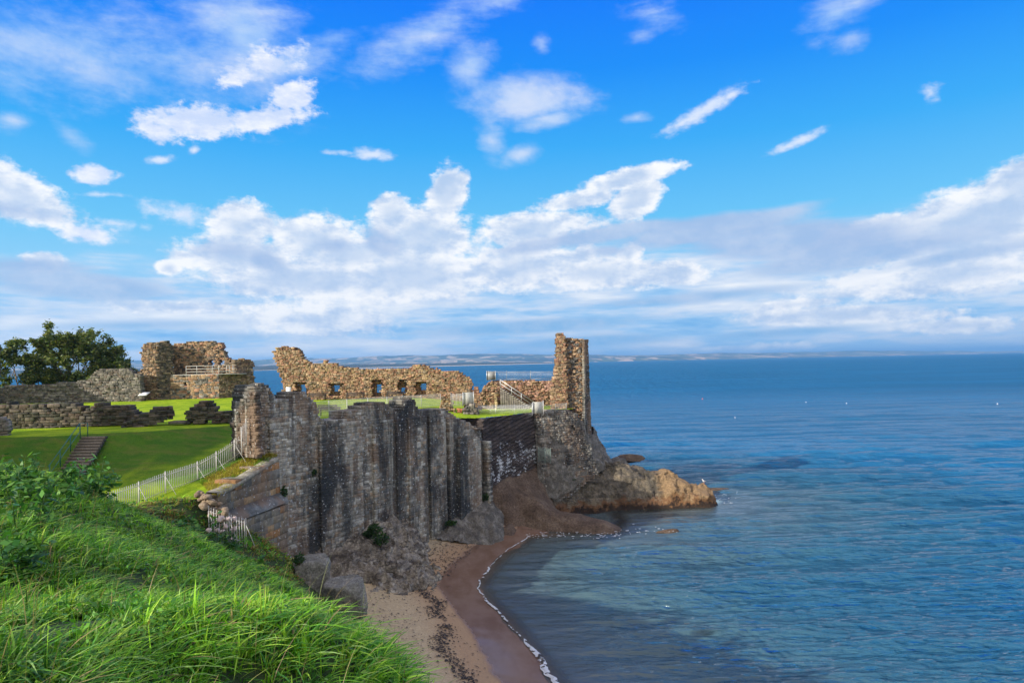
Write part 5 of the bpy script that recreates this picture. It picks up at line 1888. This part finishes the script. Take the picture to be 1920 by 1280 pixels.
# ------------------------------------------------------------------ shrubs and trees
def shrub(blobs_, size, nl, seed, label, pal_, name="ivy", cat="ivy", group=None):
    rg = RS(seed)
    c0_ = np.mean([b_[0] for b_ in blobs_], 0)
    t_ = thing(name, label, cat, tuple(c0_ - np.array((0, 0, blobs_[0][1][2]))), group)
    P_, st = [], MB()
    for (c_, r_) in blobs_:
        d_ = rg.normal(0, 1, (nl, 3))
        d_ /= np.linalg.norm(d_, axis=1, keepdims=True)
        q = (0.55 + .5 * rg.random((nl, 1)))
        w_ = 0.75 + .5 * fbm(d_ * 2.2 + seed, seed, 3)[:, None]
        P_.append(np.array(c_) + d_ * q * w_ * np.array(r_))
        if len(blobs_) > 1:
            st.tube(np.array(blobs_[0][0]) - np.array((0, 0, blobs_[0][1][2])), np.array(c_) - np.array((0, 0, r_[2])), .03, .03, 4, (0.06, 0.045, 0.03))
        for k in range(5):
            e_ = np.array(c_) + rg.normal(0, .45, 3) * np.array(r_)
            st.tube(np.array(c_) - np.array((0, 0, r_[2])), e_, .03, .01, 4, (0.06, 0.045, 0.03))
    st.build("stem", M_WOOD, t_)
    V, F, C = leaf_cloud(np.vstack(P_), size, .8, rg, pal_)
    make_mesh("foliage", V - np.array(t_.location), F, None, M_LEAF, t_, C)
    return t_


PAL_IVY = [(0.022, 0.060, 0.016), (0.035, 0.085, 0.020), (0.016, 0.042, 0.014), (0.05, 0.10, 0.022)]
shrub([(at(702, 992, 57.2), (.75, .6, .65)), (at(714, 1010, 56.4), (.95, .7, .7)), (at(690, 1000, 57.4), (.5, .4, .4))], .12, 420, 501, "dark green ivy bush on the outcrop against the sea wall", PAL_IVY)
shrub([(at(862, 950, 70.0), (.9, .6, .45)), (at(885, 940, 70.8), (1.0, .6, .5)), (at(907, 932, 71.6), (.8, .6, .45)), (at(850, 966, 69.2), (.6, .5, .35))], .12, 340, 502, "long ivy mat draped over the dark rock hump", PAL_IVY)
shrub([(at(846, 980, 67.0), (.75, .4, .28))], .11, 320, 503, "small ivy patch on the sand below the rock hump", PAL_IVY)
shrub([(at(532, 922, 49.6), (.32, .3, .55))], .10, 240, 504, "dark tuft growing from the wall corner above the ashlar ledge", PAL_IVY)
shrub([(at(590, 885, 53.4), (.28, .25, .32))], .09, 160, 505, "small dark tuft growing high on the sea wall face", PAL_IVY)
shrub([(at(676, 940, 58.6), (.30, .25, .55))], .09, 200, 506, "hanging tuft halfway down the sea wall above the ivy bush", PAL_IVY)
shrub([(at(798, 900, 65.0), (.26, .2, .4))], .09, 160, 507, "little green tuft on the buttresses of the sea wall", PAL_IVY)
shrub([(at(1086, 876, 82.6), (.75, .5, .3))], .13, 260, 508, "green patch on the rock below the tower", PAL_IVY)
shrub([(at(1070, 898, 81.4), (.65, .5, .3))], .13, 240, 509, "lower green patch on the rock left of the headland", PAL_IVY)
shrub([(at(560, 1048, 43), (.5, .5, .45))], .10, 260, 510, "dark bush at the foot of the ashlar wall corner", PAL_IVY)


def tree(base, h, spread, seed, label, nl, lean=0.0, name="tree", stems=4, leafs=.26, pal_=None, low=.35):
    rg = RS(seed)
    t_ = thing(name, label, "tree", tuple(base), "trees behind the boundary wall")
    wood, tips = MB(), []
    base = np.array(base, float)

    def grow(p, d_, L_, r_, lev):
        q = p + d_ * L_
        m_ = (p + q) / 2 + rg.normal(0, .05 * L_, 3)
        wood.tube(p, m_, r_, r_ * .85, 6, (0.09, 0.07, 0.05))
        wood.tube(m_, q, r_ * .85, r_ * .62, 6, (0.09, 0.07, 0.05))
        if lev >= 2:
            tips.append(((m_ + q) / 2, L_ * .5))
            tips.append((q, L_ * .55))
        if lev >= 4:
            return
        for k in range(rg.integers(2, 4)):
            nd = d_ + rg.normal(0, .52, 3) + np.array((0, 0, .10))
            nd /= np.linalg.norm(nd)
            grow(q, nd, L_ * rg.uniform(.62, .85), r_ * .62, lev + 1)
    for k in range(stems):
        a_ = rg.random() * 6.28
        d_ = np.array((cos(a_) * .38 * spread + lean, sin(a_) * .30, 1.0))
        d_ /= np.linalg.norm(d_)
        grow(base + np.array((rg.normal(0, .3), rg.normal(0, .3), 0)), d_, h * rg.uniform(.24, .31), .16, 0)
    wood.build("trunk", M_WOOD, t_)
    P_ = []
    per = max(4, nl // len(tips))
    for (c_, r_) in tips:
        if c_[2] < base[2] + h * low * .6:
            continue
        k_ = int(per * rg.uniform(.3, 1.7))
        P_.append(c_ + rg.normal(0, .42, (k_, 3)) * max(r_, .5) * np.array((1, 1, .75)))
    V, F, C = leaf_cloud(np.vstack(P_), leafs, .9, rg, pal_ or [(0.065, 0.11, 0.02), (0.11, 0.15, 0.028), (0.17, 0.18, 0.035), (0.045, 0.075, 0.018)])
    make_mesh("crown", V - base, F, None, M_LEAF, t_, C)
    return t_


def ground_at(px, Y, z=13.2):
    rx, _ = ray(px, 700)
    return (rx * Y, Y, z)


tree(ground_at(112, 116), 14.4, 1.25, 601, "tallest tree, its open spreading crown above the boundary wall", 15000)
tree(ground_at(160, 119), 13.0, 1.0, 602, "tree with bare lower stems right of the tallest one", 7500)
tree(ground_at(45, 116), 12.0, 1.7, 603, "rounded dark tree at the left edge of the picture", 13000)
tree(ground_at(226, 117), 7.6, 1.0, 604, "lone small tree farthest right, near the ruined gatehouse", 2600, stems=3, leafs=.22)
tree(ground_at(75, 112), 6.6, 1.5, 605, "low dense bushy tree hugging the wall under the tallest crown", 6000, stems=6, low=.1)
tree(ground_at(165, 112), 5.2, 1.4, 606, "low dark bushy tree against the wall below the bare stems", 4200, stems=6, low=.1)
tree(ground_at(-50, 118), 10.5, 1.1, 607, "tree cut off by the left edge of the picture", 4500)


# ------------------------------------------------------------------ fences and rails
def palisade(pts, h, label, spacing=.15, w=.042, mat=M_RAILW, cat="fence", name="palisade_fence", post_every=2.6, brace=None, sag=0.0, thick=.012, rails=(.18, .86), group="pale metal palisade fences"):
    pts = [np.array(p, float) for p in pts]
    t_ = thing(name, label, cat, tuple(pts[0]), group)
    mb_ = MB()
    dist = 0.0
    posts_ = []
    for a_, b_ in zip(pts[:-1], pts[1:]):
        d_ = b_ - a_
        L_ = np.linalg.norm(d_[:2])
        rz_ = atan2(d_[1], d_[0])
        k = 0
        while k * spacing < L_:
            p_ = a_ + d_ * (k * spacing / L_)
            hh_ = h * (1 + .01 * ((k * 7) % 3))
            mb_.box((p_[0], p_[1], p_[2] + hh_ / 2), (w, thick, hh_), rz_)
            k += 1
        nrm_ = np.array((sin(rz_), -cos(rz_), 0)) * -.022
        for f_ in rails:
            mb_.tube(a_ + nrm_ + np.array((0, 0, h * f_)), b_ + nrm_ + np.array((0, 0, h * f_)), .022, n=4)
        m_ = max(1, int(round(L_ / post_every)))
        for q in range(m_ + 1):
            posts_.append((a_ + d_ * q / m_ + nrm_ * 2.2, rz_))
    mb_.build("palings", mat, t_)
    last = None
    for p_, rz_ in posts_:
        if last is not None and np.linalg.norm(p_ - last) < .4:
            continue
        last = p_
        pb_ = MB()
        pb_.box((p_[0], p_[1], p_[2] + h * .52), (.05, .05, h * 1.04), rz_)
        pb_.build("post", mat, t_)
        if brace is not None:
            bb_ = MB()
            bb_.tube(p_ + np.array((0, 0, h * .8)), p_ + np.array((brace[0], brace[1], brace[2])), .022, n=4)
            bb_.build("brace", mat, t_)
    return t_


palisade([at(*v) for v in [(205, 968, 40.0), (262, 947, 42.0), (312, 926, 44.0), (372, 905, 46.5), (407, 885, 47.8), (441, 862, 49.0), (455, 850, 49.4)]], 1.42, "long pale palisade fence climbing the ditch from the grass to the big ruin", brace=(1.0, -.5, -.1))
palisade([at(454, 851, 48.0), at(463, 836, 48.3)], 1.85, "tall end panel of palisade seen edge-on against the ruin", spacing=.10)
palisade([at(392, 1004, 41.0), at(430, 1017, 41.3), at(462, 1026, 41.6)], 1.72, "short white palisade fence standing alone below the ashlar wall", spacing=.145, brace=(.55, -.1, .1))
palisade([at(897, 783, 79.2), at(930, 782, 79.4), at(965, 781.5, 79.6), at(998, 780, 79.8)], 1.42, "bar fence along the cliff edge left of the grey board", spacing=.13, w=.035, mat=M_METAL)
palisade([at(846, 762.5, 79.2), at(867.5, 762, 79.2)], 1.5, "small bar gate between the broken gate stumps", spacing=.16, w=.05, cat="gate", name="bar_gate")
palisade([at(916, 713, 91.0), at(950, 713, 91.0), at(995, 713, 91.0), at(1040, 713, 91.0)], 1.25, "fine bar fence on top of the wall left of the tower", spacing=.15, w=.022, mat=M_METAL)
palisade([at(1010, 866, 79.2), at(1022, 868, 78.8), at(1033, 868, 78.9)], 1.7, "greenish grille closing the gap at the tower's rocky foot", spacing=.13, w=.04, mat=mat_plain("green grey steel", (0.22, 0.28, 0.24), .6, .2, .2), name="bar_grille", cat="grille")


def wire_fence(pts, h, label, wires=.09):
    pts = [np.array(p, float) for p in pts]
    t_ = thing("wire_fence", label, "fence", tuple(pts[0]), "wire mesh fences on the courtyard edge")
    mb_ = MB()
    for a_, b_ in zip(pts[:-1], pts[1:]):
        d_ = b_ - a_
        L_ = np.linalg.norm(d_)
        for k in range(int(L_ / wires)):
            p_ = a_ + d_ * (k * wires / L_)
            mb_.tube(p_ + np.array((0, 0, .04)), p_ + np.array((0, 0, h)), .0095, n=3, cap=False)
        for k in range(7):
            z_ = np.array((0, 0, .04 + (h - .04) * k / 6))
            mb_.tube(a_ + z_, b_ + z_, .010 if k < 6 else .022, n=3, cap=False)
    mb_.build("mesh_panel", M_RAILW, t_)
    for p_ in pts:
        pb_ = MB()
        pb_.tube(p_ - np.array((0, 0, .1)), p_ + np.array((0, 0, h + .05)), .04, n=6)
        pb_.build("post", M_RAILW, t_)


fx = [(586, 784, 64.5), (617, 780, 67), (651, 776, 70), (690, 772.5, 73), (726, 769, 76.5), (755, 766.5, 79), (790, 764, 82), (826, 761, 84.5)]
wire_fence([at(*v) for v in fx], 1.5, "long pale wire mesh fence behind the broken top of the sea wall")
wire_fence([at(1019, 775, 80.3), at(1042, 772, 81.6), at(1062, 769.5, 83.0)], .9, "low wire mesh between the grey board and the tower", .12)


def board(p0, p1, h, label, name="grey_board", mat_=None):
    t_ = thing(name, label, "board", tuple(p0), None)
    p0, p1 = np.array(p0), np.array(p1)
    c_ = (p0 + p1) / 2
    L_ = np.linalg.norm((p1 - p0)[:2])
    rz_ = atan2(p1[1] - p0[1], p1[0] - p0[0])
    mb_ = MB()
    mb_.box((c_[0], c_[1], c_[2] + h * .5), (L_, .04, h * .96), rz_)
    mb_.build("panel", mat_ or M_BOARD, t_)
    for p_ in (p0, p1):
        pb_ = MB()
        pb_.box((p_[0] + .04 * sin(rz_), p_[1] - .06, p_[2] + h * .5), (.07, .06, h * 1.06), rz_)
        pb_.build("post", M_METAL, t_)


board(at(998.5, 776.5, 79.9), at(1018.5, 773, 80.4), 1.38, "large grey board facing the cove at the end of the bar fence")
board(at(868.5, 760, 79.3), at(888, 758, 79.8), 1.5, "pale board beside the small bar gate")
board(at(913, 712.5, 90.7), at(929, 712.5, 90.8), 1.2, "pale slatted box panel on the wall top at the left end of the fine fence", "slatted_panel", mat_plain("grey slats", (0.26, 0.27, 0.27), .6, .2, .25, 3))

# upright white panel behind the broken wall head
t_ = thing("white_panel", "narrow upright white panel left of the window range", "panel", tuple(at(541, 752, 76.0)))
mb = MB()
p = at(541, 738, 76.0)
mb.box((p[0], p[1], p[2]), (.52, .06, 1.5), .15)
mb.build("panel", M_WHITE, t_)
mb = MB()
mb.tube((p[0], p[1] + .08, p[2] - 1.9), (p[0], p[1] + .08, p[2] + .6), .04)
mb.build("post", M_METAL, t_)

# information lectern on the far lawn
t_ = thing("information_lectern", "white tilted information board on a dark post by the ruined gatehouse", "sign", tuple(at(270, 748, 104.0)))
p = at(270, 738, 104.0)
mb = MB()
R_ = radians(40)
hw, hl = .62, .36
mb.add([(p[0] - hw - .18, p[1] - hl * cos(R_), p[2] - hl * sin(R_)), (p[0] + hw - .18, p[1] - hl * cos(R_), p[2] - hl * sin(R_)), (p[0] + hw + .18, p[1] + hl * cos(R_), p[2] + hl * sin(R_)), (p[0] - hw + .18, p[1] + hl * cos(R_), p[2] + hl * sin(R_)),
        (p[0] - hw - .18, p[1] - hl * cos(R_) + .04, p[2] - hl * sin(R_) - .05), (p[0] + hw - .18, p[1] - hl * cos(R_) + .04, p[2] - hl * sin(R_) - .05), (p[0] + hw + .18, p[1] + hl * cos(R_) + .04, p[2] + hl * sin(R_) - .05), (p[0] - hw + .18, p[1] + hl * cos(R_) + .04, p[2] + hl * sin(R_) - .05)],
       [(0, 1, 2, 3), (7, 6, 5, 4), (0, 4, 5, 1), (1, 5, 6, 2), (2, 6, 7, 3), (3, 7, 4, 0)])
mb.build("board", M_WHITE, t_)
mb = MB()
mb.box((p[0], p[1] + .05, p[2] - .55), (.55, .12, 1.0))
mb.build("pedestal", M_DKWOOD, t_)


# ------------------------------------------------------------------ benches
def bench():
    t_ = thing("park_bench", "", "bench", (0, 0, 0), "benches in the courtyard")
    w_ = 2.3
    mb_ = MB()
    for k in range(4):
        mb_.box((0, -.20 + .13 * k, .44), (w_, .10, .035))
    mb_.build("seat", M_DKWOOD, t_)
    mb_ = MB()
    for k in range(4):
        mb_.box((0, .30 + .02 * k, .56 + .11 * k), (w_, .03, .085))
    mb_.build("backrest", M_DKWOOD, t_)
    for x_ in (-w_ / 2 + .12, w_ / 2 - .12):
        for y_, hh_ in ((-.2, .62), (.30, .92)):
            mb_ = MB()
            mb_.box((x_, y_ + (.0 if y_ < 0 else .04), hh_ / 2), (.07, .07, hh_))
            mb_.build("leg", M_DKWOOD, t_)
        mb_ = MB()
        mb_.box((x_, .05, .64), (.06, .55, .04))
        mb_.build("armrest", M_DKWOOD, t_)
    return t_


b0 = bench()


def put_bench(o_, px, Y, rz, label, sc=1.0):
    rx, _ = ray(px, 745)
    x_ = rx * Y
    o_.location = (x_, Y, float(lawn_z(x_, Y)))
    o_.rotation_euler.z = rz
    o_['label'] = label
    o_.scale = (sc,) * 3


put_bench(b0, 594, 96.3, 0, "dark bench against the window range below the first opening", 1.12)
bl_ = [(666, 96.3, 0, "dark bench against the window range right of the second opening", 1.12), (741, 96.2, 0, "dark bench against the window range below the fourth opening", 1.12),
       (613, 73.5, .1, "bench on the lawn behind the wire fence, the farther of two", .9), (618, 69.5, .1, "bench on the lawn just behind the wire fence, the nearer of two", .9)]
for px, Y, rz, lab, sc in bl_:
    put_bench(copy_thing(b0), px, Y, rz, lab, sc)

# ------------------------------------------------------------------ timber steps and green handrail in the ditch
t_ = thing("timber_steps", "flight of timber edged steps down the grass bank", "steps", tuple(at(175, 819, 53.2)))
top_c, bot_c = at(175, 819, 53.2), at(132, 888, 48.0)
ns = 13
for k in range(ns):
    f_ = k / (ns - 1)
    c_ = top_c + (bot_c - top_c) * f_
    z_ = float(max(c_[2], lawn_z(c_[0], c_[1]) - .05)) + .02
    mb = MB()
    mb.box((c_[0], c_[1] + .19, z_ - .10), (1.75, .40, .20), .05, (0.55, 0.5, 0.45))
    ob = mb.build("tread", mat_plain("trodden earth", (0.075, 0.062, 0.045), .95, 0, .3, 8) if k == 0 else bpy.data.materials["trodden earth"], t_)
    mb = MB()
    mb.box((c_[0], c_[1] - .035, z_ - .07), (1.80, .06, .19), .05)
    mb.build("riser", bpy.data.materials.get("step timber") or mat_plain("step timber", (0.20, 0.165, 0.125), .8, 0, .3, 9), t_)
t_ = thing("stair_handrail", "green painted double handrail beside the timber steps", "handrail", tuple(at(150, 818, 53.0)))
ra, rb = at(150, 793, 53.0), at(91, 874, 47.0)
mb = MB()
mb.tube(ra, rb, .032)
mb.tube(ra - np.array((0, 0, .62)), rb - np.array((0, 0, .62)), .028)
mb.tube(ra, ra + np.array((.28, .5, -.02)), .03)
mb.build("rail", M_GREEN, t_)
for f_ in (0.0, .33, .66, .97):
    p_ = ra + (rb - ra) * f_
    mb = MB()
    mb.tube(p_ - np.array((0, 0, 1.15)), p_, .035)
    mb.build("post", M_GREEN, t_)
mb = MB()
mb.tube(ra + np.array((.28, .5, -1.1)), ra + np.array((.28, .5, -.02)), .035)
mb.build("post", M_GREEN, t_)

# ------------------------------------------------------------------ gull and floats
def body_rev(mb_, prof, c, ax, up, col, n=12):
    """surface of revolution-like body along an axis: prof = (t, radius_y, radius_z, lift)"""
    ax = np.array(ax, float)
    ax /= np.linalg.norm(ax)
    sd_ = np.cross(ax, (0, 0, 1))
    sd_ /= np.linalg.norm(sd_)
    u_ = np.cross(sd_, ax)
    rings = []
    tt = np.arange(n) * 2 * pi / n
    for (t_, ry, rz_, lift) in prof:
        rings.append(np.array(c) + ax * t_ + u_ * lift + np.outer(np.cos(tt) * ry, sd_) + np.outer(np.sin(tt) * rz_, u_))
    V = np.vstack(rings)
    m_ = len(prof)
    F = []
    for k in range(m_ - 1):
        for i_ in range(n):
            j_ = (i_ + 1) % n
            F.append((k * n + i_, k * n + j_, (k + 1) * n + j_, (k + 1) * n + i_))
    mb_.add(V, F, [(0, i_ + 1, i_) for i_ in range(1, n - 1)] + [((m_ - 1) * n, (m_ - 1) * n + i_, (m_ - 1) * n + i_ + 1) for i_ in range(1, n - 1)], col)


g = at(1320, 906, 84.8)
gull = thing("gull", "white gull with grey wings standing on the tip of the headland", "gull", tuple(g))
mb = MB()
ax = np.array((-.85, -.3, .18))
body_rev(mb, [(-.26, .01, .01, -.02), (-.17, .05, .045, 0), (-.04, .095, .09, .0), (.08, .10, .105, .01), (.17, .075, .085, .05), (.21, .055, .06, .11), (.235, .052, .055, .16), (.275, .05, .05, .19), (.31, .03, .03, .19), (.335, .008, .008, .185)], g + np.array((0, 0, .30)), ax, None, (.85, .85, .83))
mb.build("body", mat_plain("white plumage", (0.78, 0.78, 0.76), .7, 0, .05), gull, True)
for s_ in (-1, 1):
    mb = MB()
    sd_ = np.cross(ax / np.linalg.norm(ax), (0, 0, 1))
    body_rev(mb, [(-.34, .004, .004, .0), (-.2, .018, .045, .01), (-.02, .022, .075, .02), (.10, .018, .06, .03), (.16, .004, .01, .04)], g + np.array((0, 0, .315)) + sd_ * .085 * s_, ax, None, (.3, .3, .3))
    mb.build("wing", mat_plain("grey plumage", (0.25, 0.27, 0.30), .7, 0, .1) if s_ < 0 else bpy.data.materials["grey plumage"], gull, True)
    mb = MB()
    mb.tube(g + sd_ * .035 * s_ + np.array((0, 0, -.12)), g + sd_ * .035 * s_ + np.array((0, 0, .24)), .012, n=5)
    mb.build("leg", mat_plain("pink leg", (0.5, 0.25, 0.2), .6) if s_ < 0 else bpy.data.materials["pink leg"], gull)
mb = MB()
axn = ax / np.linalg.norm(ax)
hd = g + np.array((0, 0, .30)) + axn * .33 + np.array((0, 0, .185))
mb.tube(hd - axn * .02, hd + axn * .07 - np.array((0, 0, .02)), .014, .004, 6)
mb.build("beak", mat_plain("yellow beak", (0.7, 0.45, 0.05), .5), gull)

M_BUOY_O = mat_plain("orange float", (0.75, 0.14, 0.05), .5)
M_BUOY_W = mat_plain("white float", (0.75, 0.75, 0.75), .5)


def buoy(px, py, r, mat, label):
    rx, rz = ray(px, py)
    Y = -CAM_H / rz
    c_ = np.array((rx * Y, Y, r * .35))
    t_ = thing("buoy", label, "buoy", (c_[0], c_[1], 0), "small floats on the open sea")
    mb_ = MB()
    rock_mesh(mb_, c_, (r, r, r * .9), 7, n=20, amp=.0, cut=0)
    mb_.build("float", mat, t_, True)
    mb_ = MB()
    mb_.tube(c_, c_ + np.array((0, 0, r * 2.0)), r * .10)
    mb_.build("stick", mat, t_)


buoy(1317, 748, .24, M_BUOY_O, "orange buoy nearest to the tower")
buoy(1378, 783, .15, M_BUOY_W, "white buoy nearest to the headland")
buoy(1587, 756, .17, M_BUOY_W, "pale buoy out in the middle of the open sea")
buoy(1870, 757, .17, M_BUOY_W, "pale buoy near the right edge of the picture")
buoy(1511, 754, .15, M_BUOY_W, "faint small buoy between the orange one and the middle of the sea")

# ------------------------------------------------------------------ the castle's front range, unseen at the left, its outline shaped to shade the ditch
rng = RS(9)
FR = Wall((-46.5, 30.0), (-46.5, 53.0))
mb = MB()
masonry(mb, FR, rough_poly([(0, 9), (0, 33), (8, 32), (15, 29), (20, 25.5), (23, 22), (23, 9)], rng, 1, .2), 1.6, PAL_GREY, rng, ch=.5, sl=.9, jit=.05)
tag(mb.build("front_range", M_DARK), "high front range of the castle left of the ditch, unseen and shaped for its shade", "wall")
FR2 = Wall((-84, 80.0), (-84, 112.0))  # unseen wall, added only to shade the boundary wall
mb = MB()
masonry(mb, FR2, rough_poly([(0, 12), (0, 24), (14, 25), (32, 23), (32, 12)], rng, 1, .2), 1.6, PAL_GREY, rng, ch=.5, sl=.9, jit=.05)
tag(mb.build("side_shade_wall", M_DARK), "unseen high wall added at the left to shade the boundary wall", "wall")

# ------------------------------------------------------------------ the air between here and the far shore
hm = bpy.data.materials.new("sea haze")
hm.use_nodes = True
ht = NT(hm.node_tree)
ht.n.clear()
pv = ht.new('ShaderNodeVolumePrincipled')
pv.inputs['Color'].default_value = (0.26, 0.60, 1.0, 1)
pv.inputs['Density'].default_value = 6.5e-5
pv.inputs['Anisotropy'].default_value = 0.2
ho = ht.new('ShaderNodeOutputMaterial')
ht.l.new(pv.outputs[0], ho.inputs['Volume'])
hb = MB()
hb.box((0, 21900, 148), (96000, 44300, 306))
hz_o = hb.build("haze", hm)
kind(hz_o, 'stuff', "thin blue sea haze over the far shore")
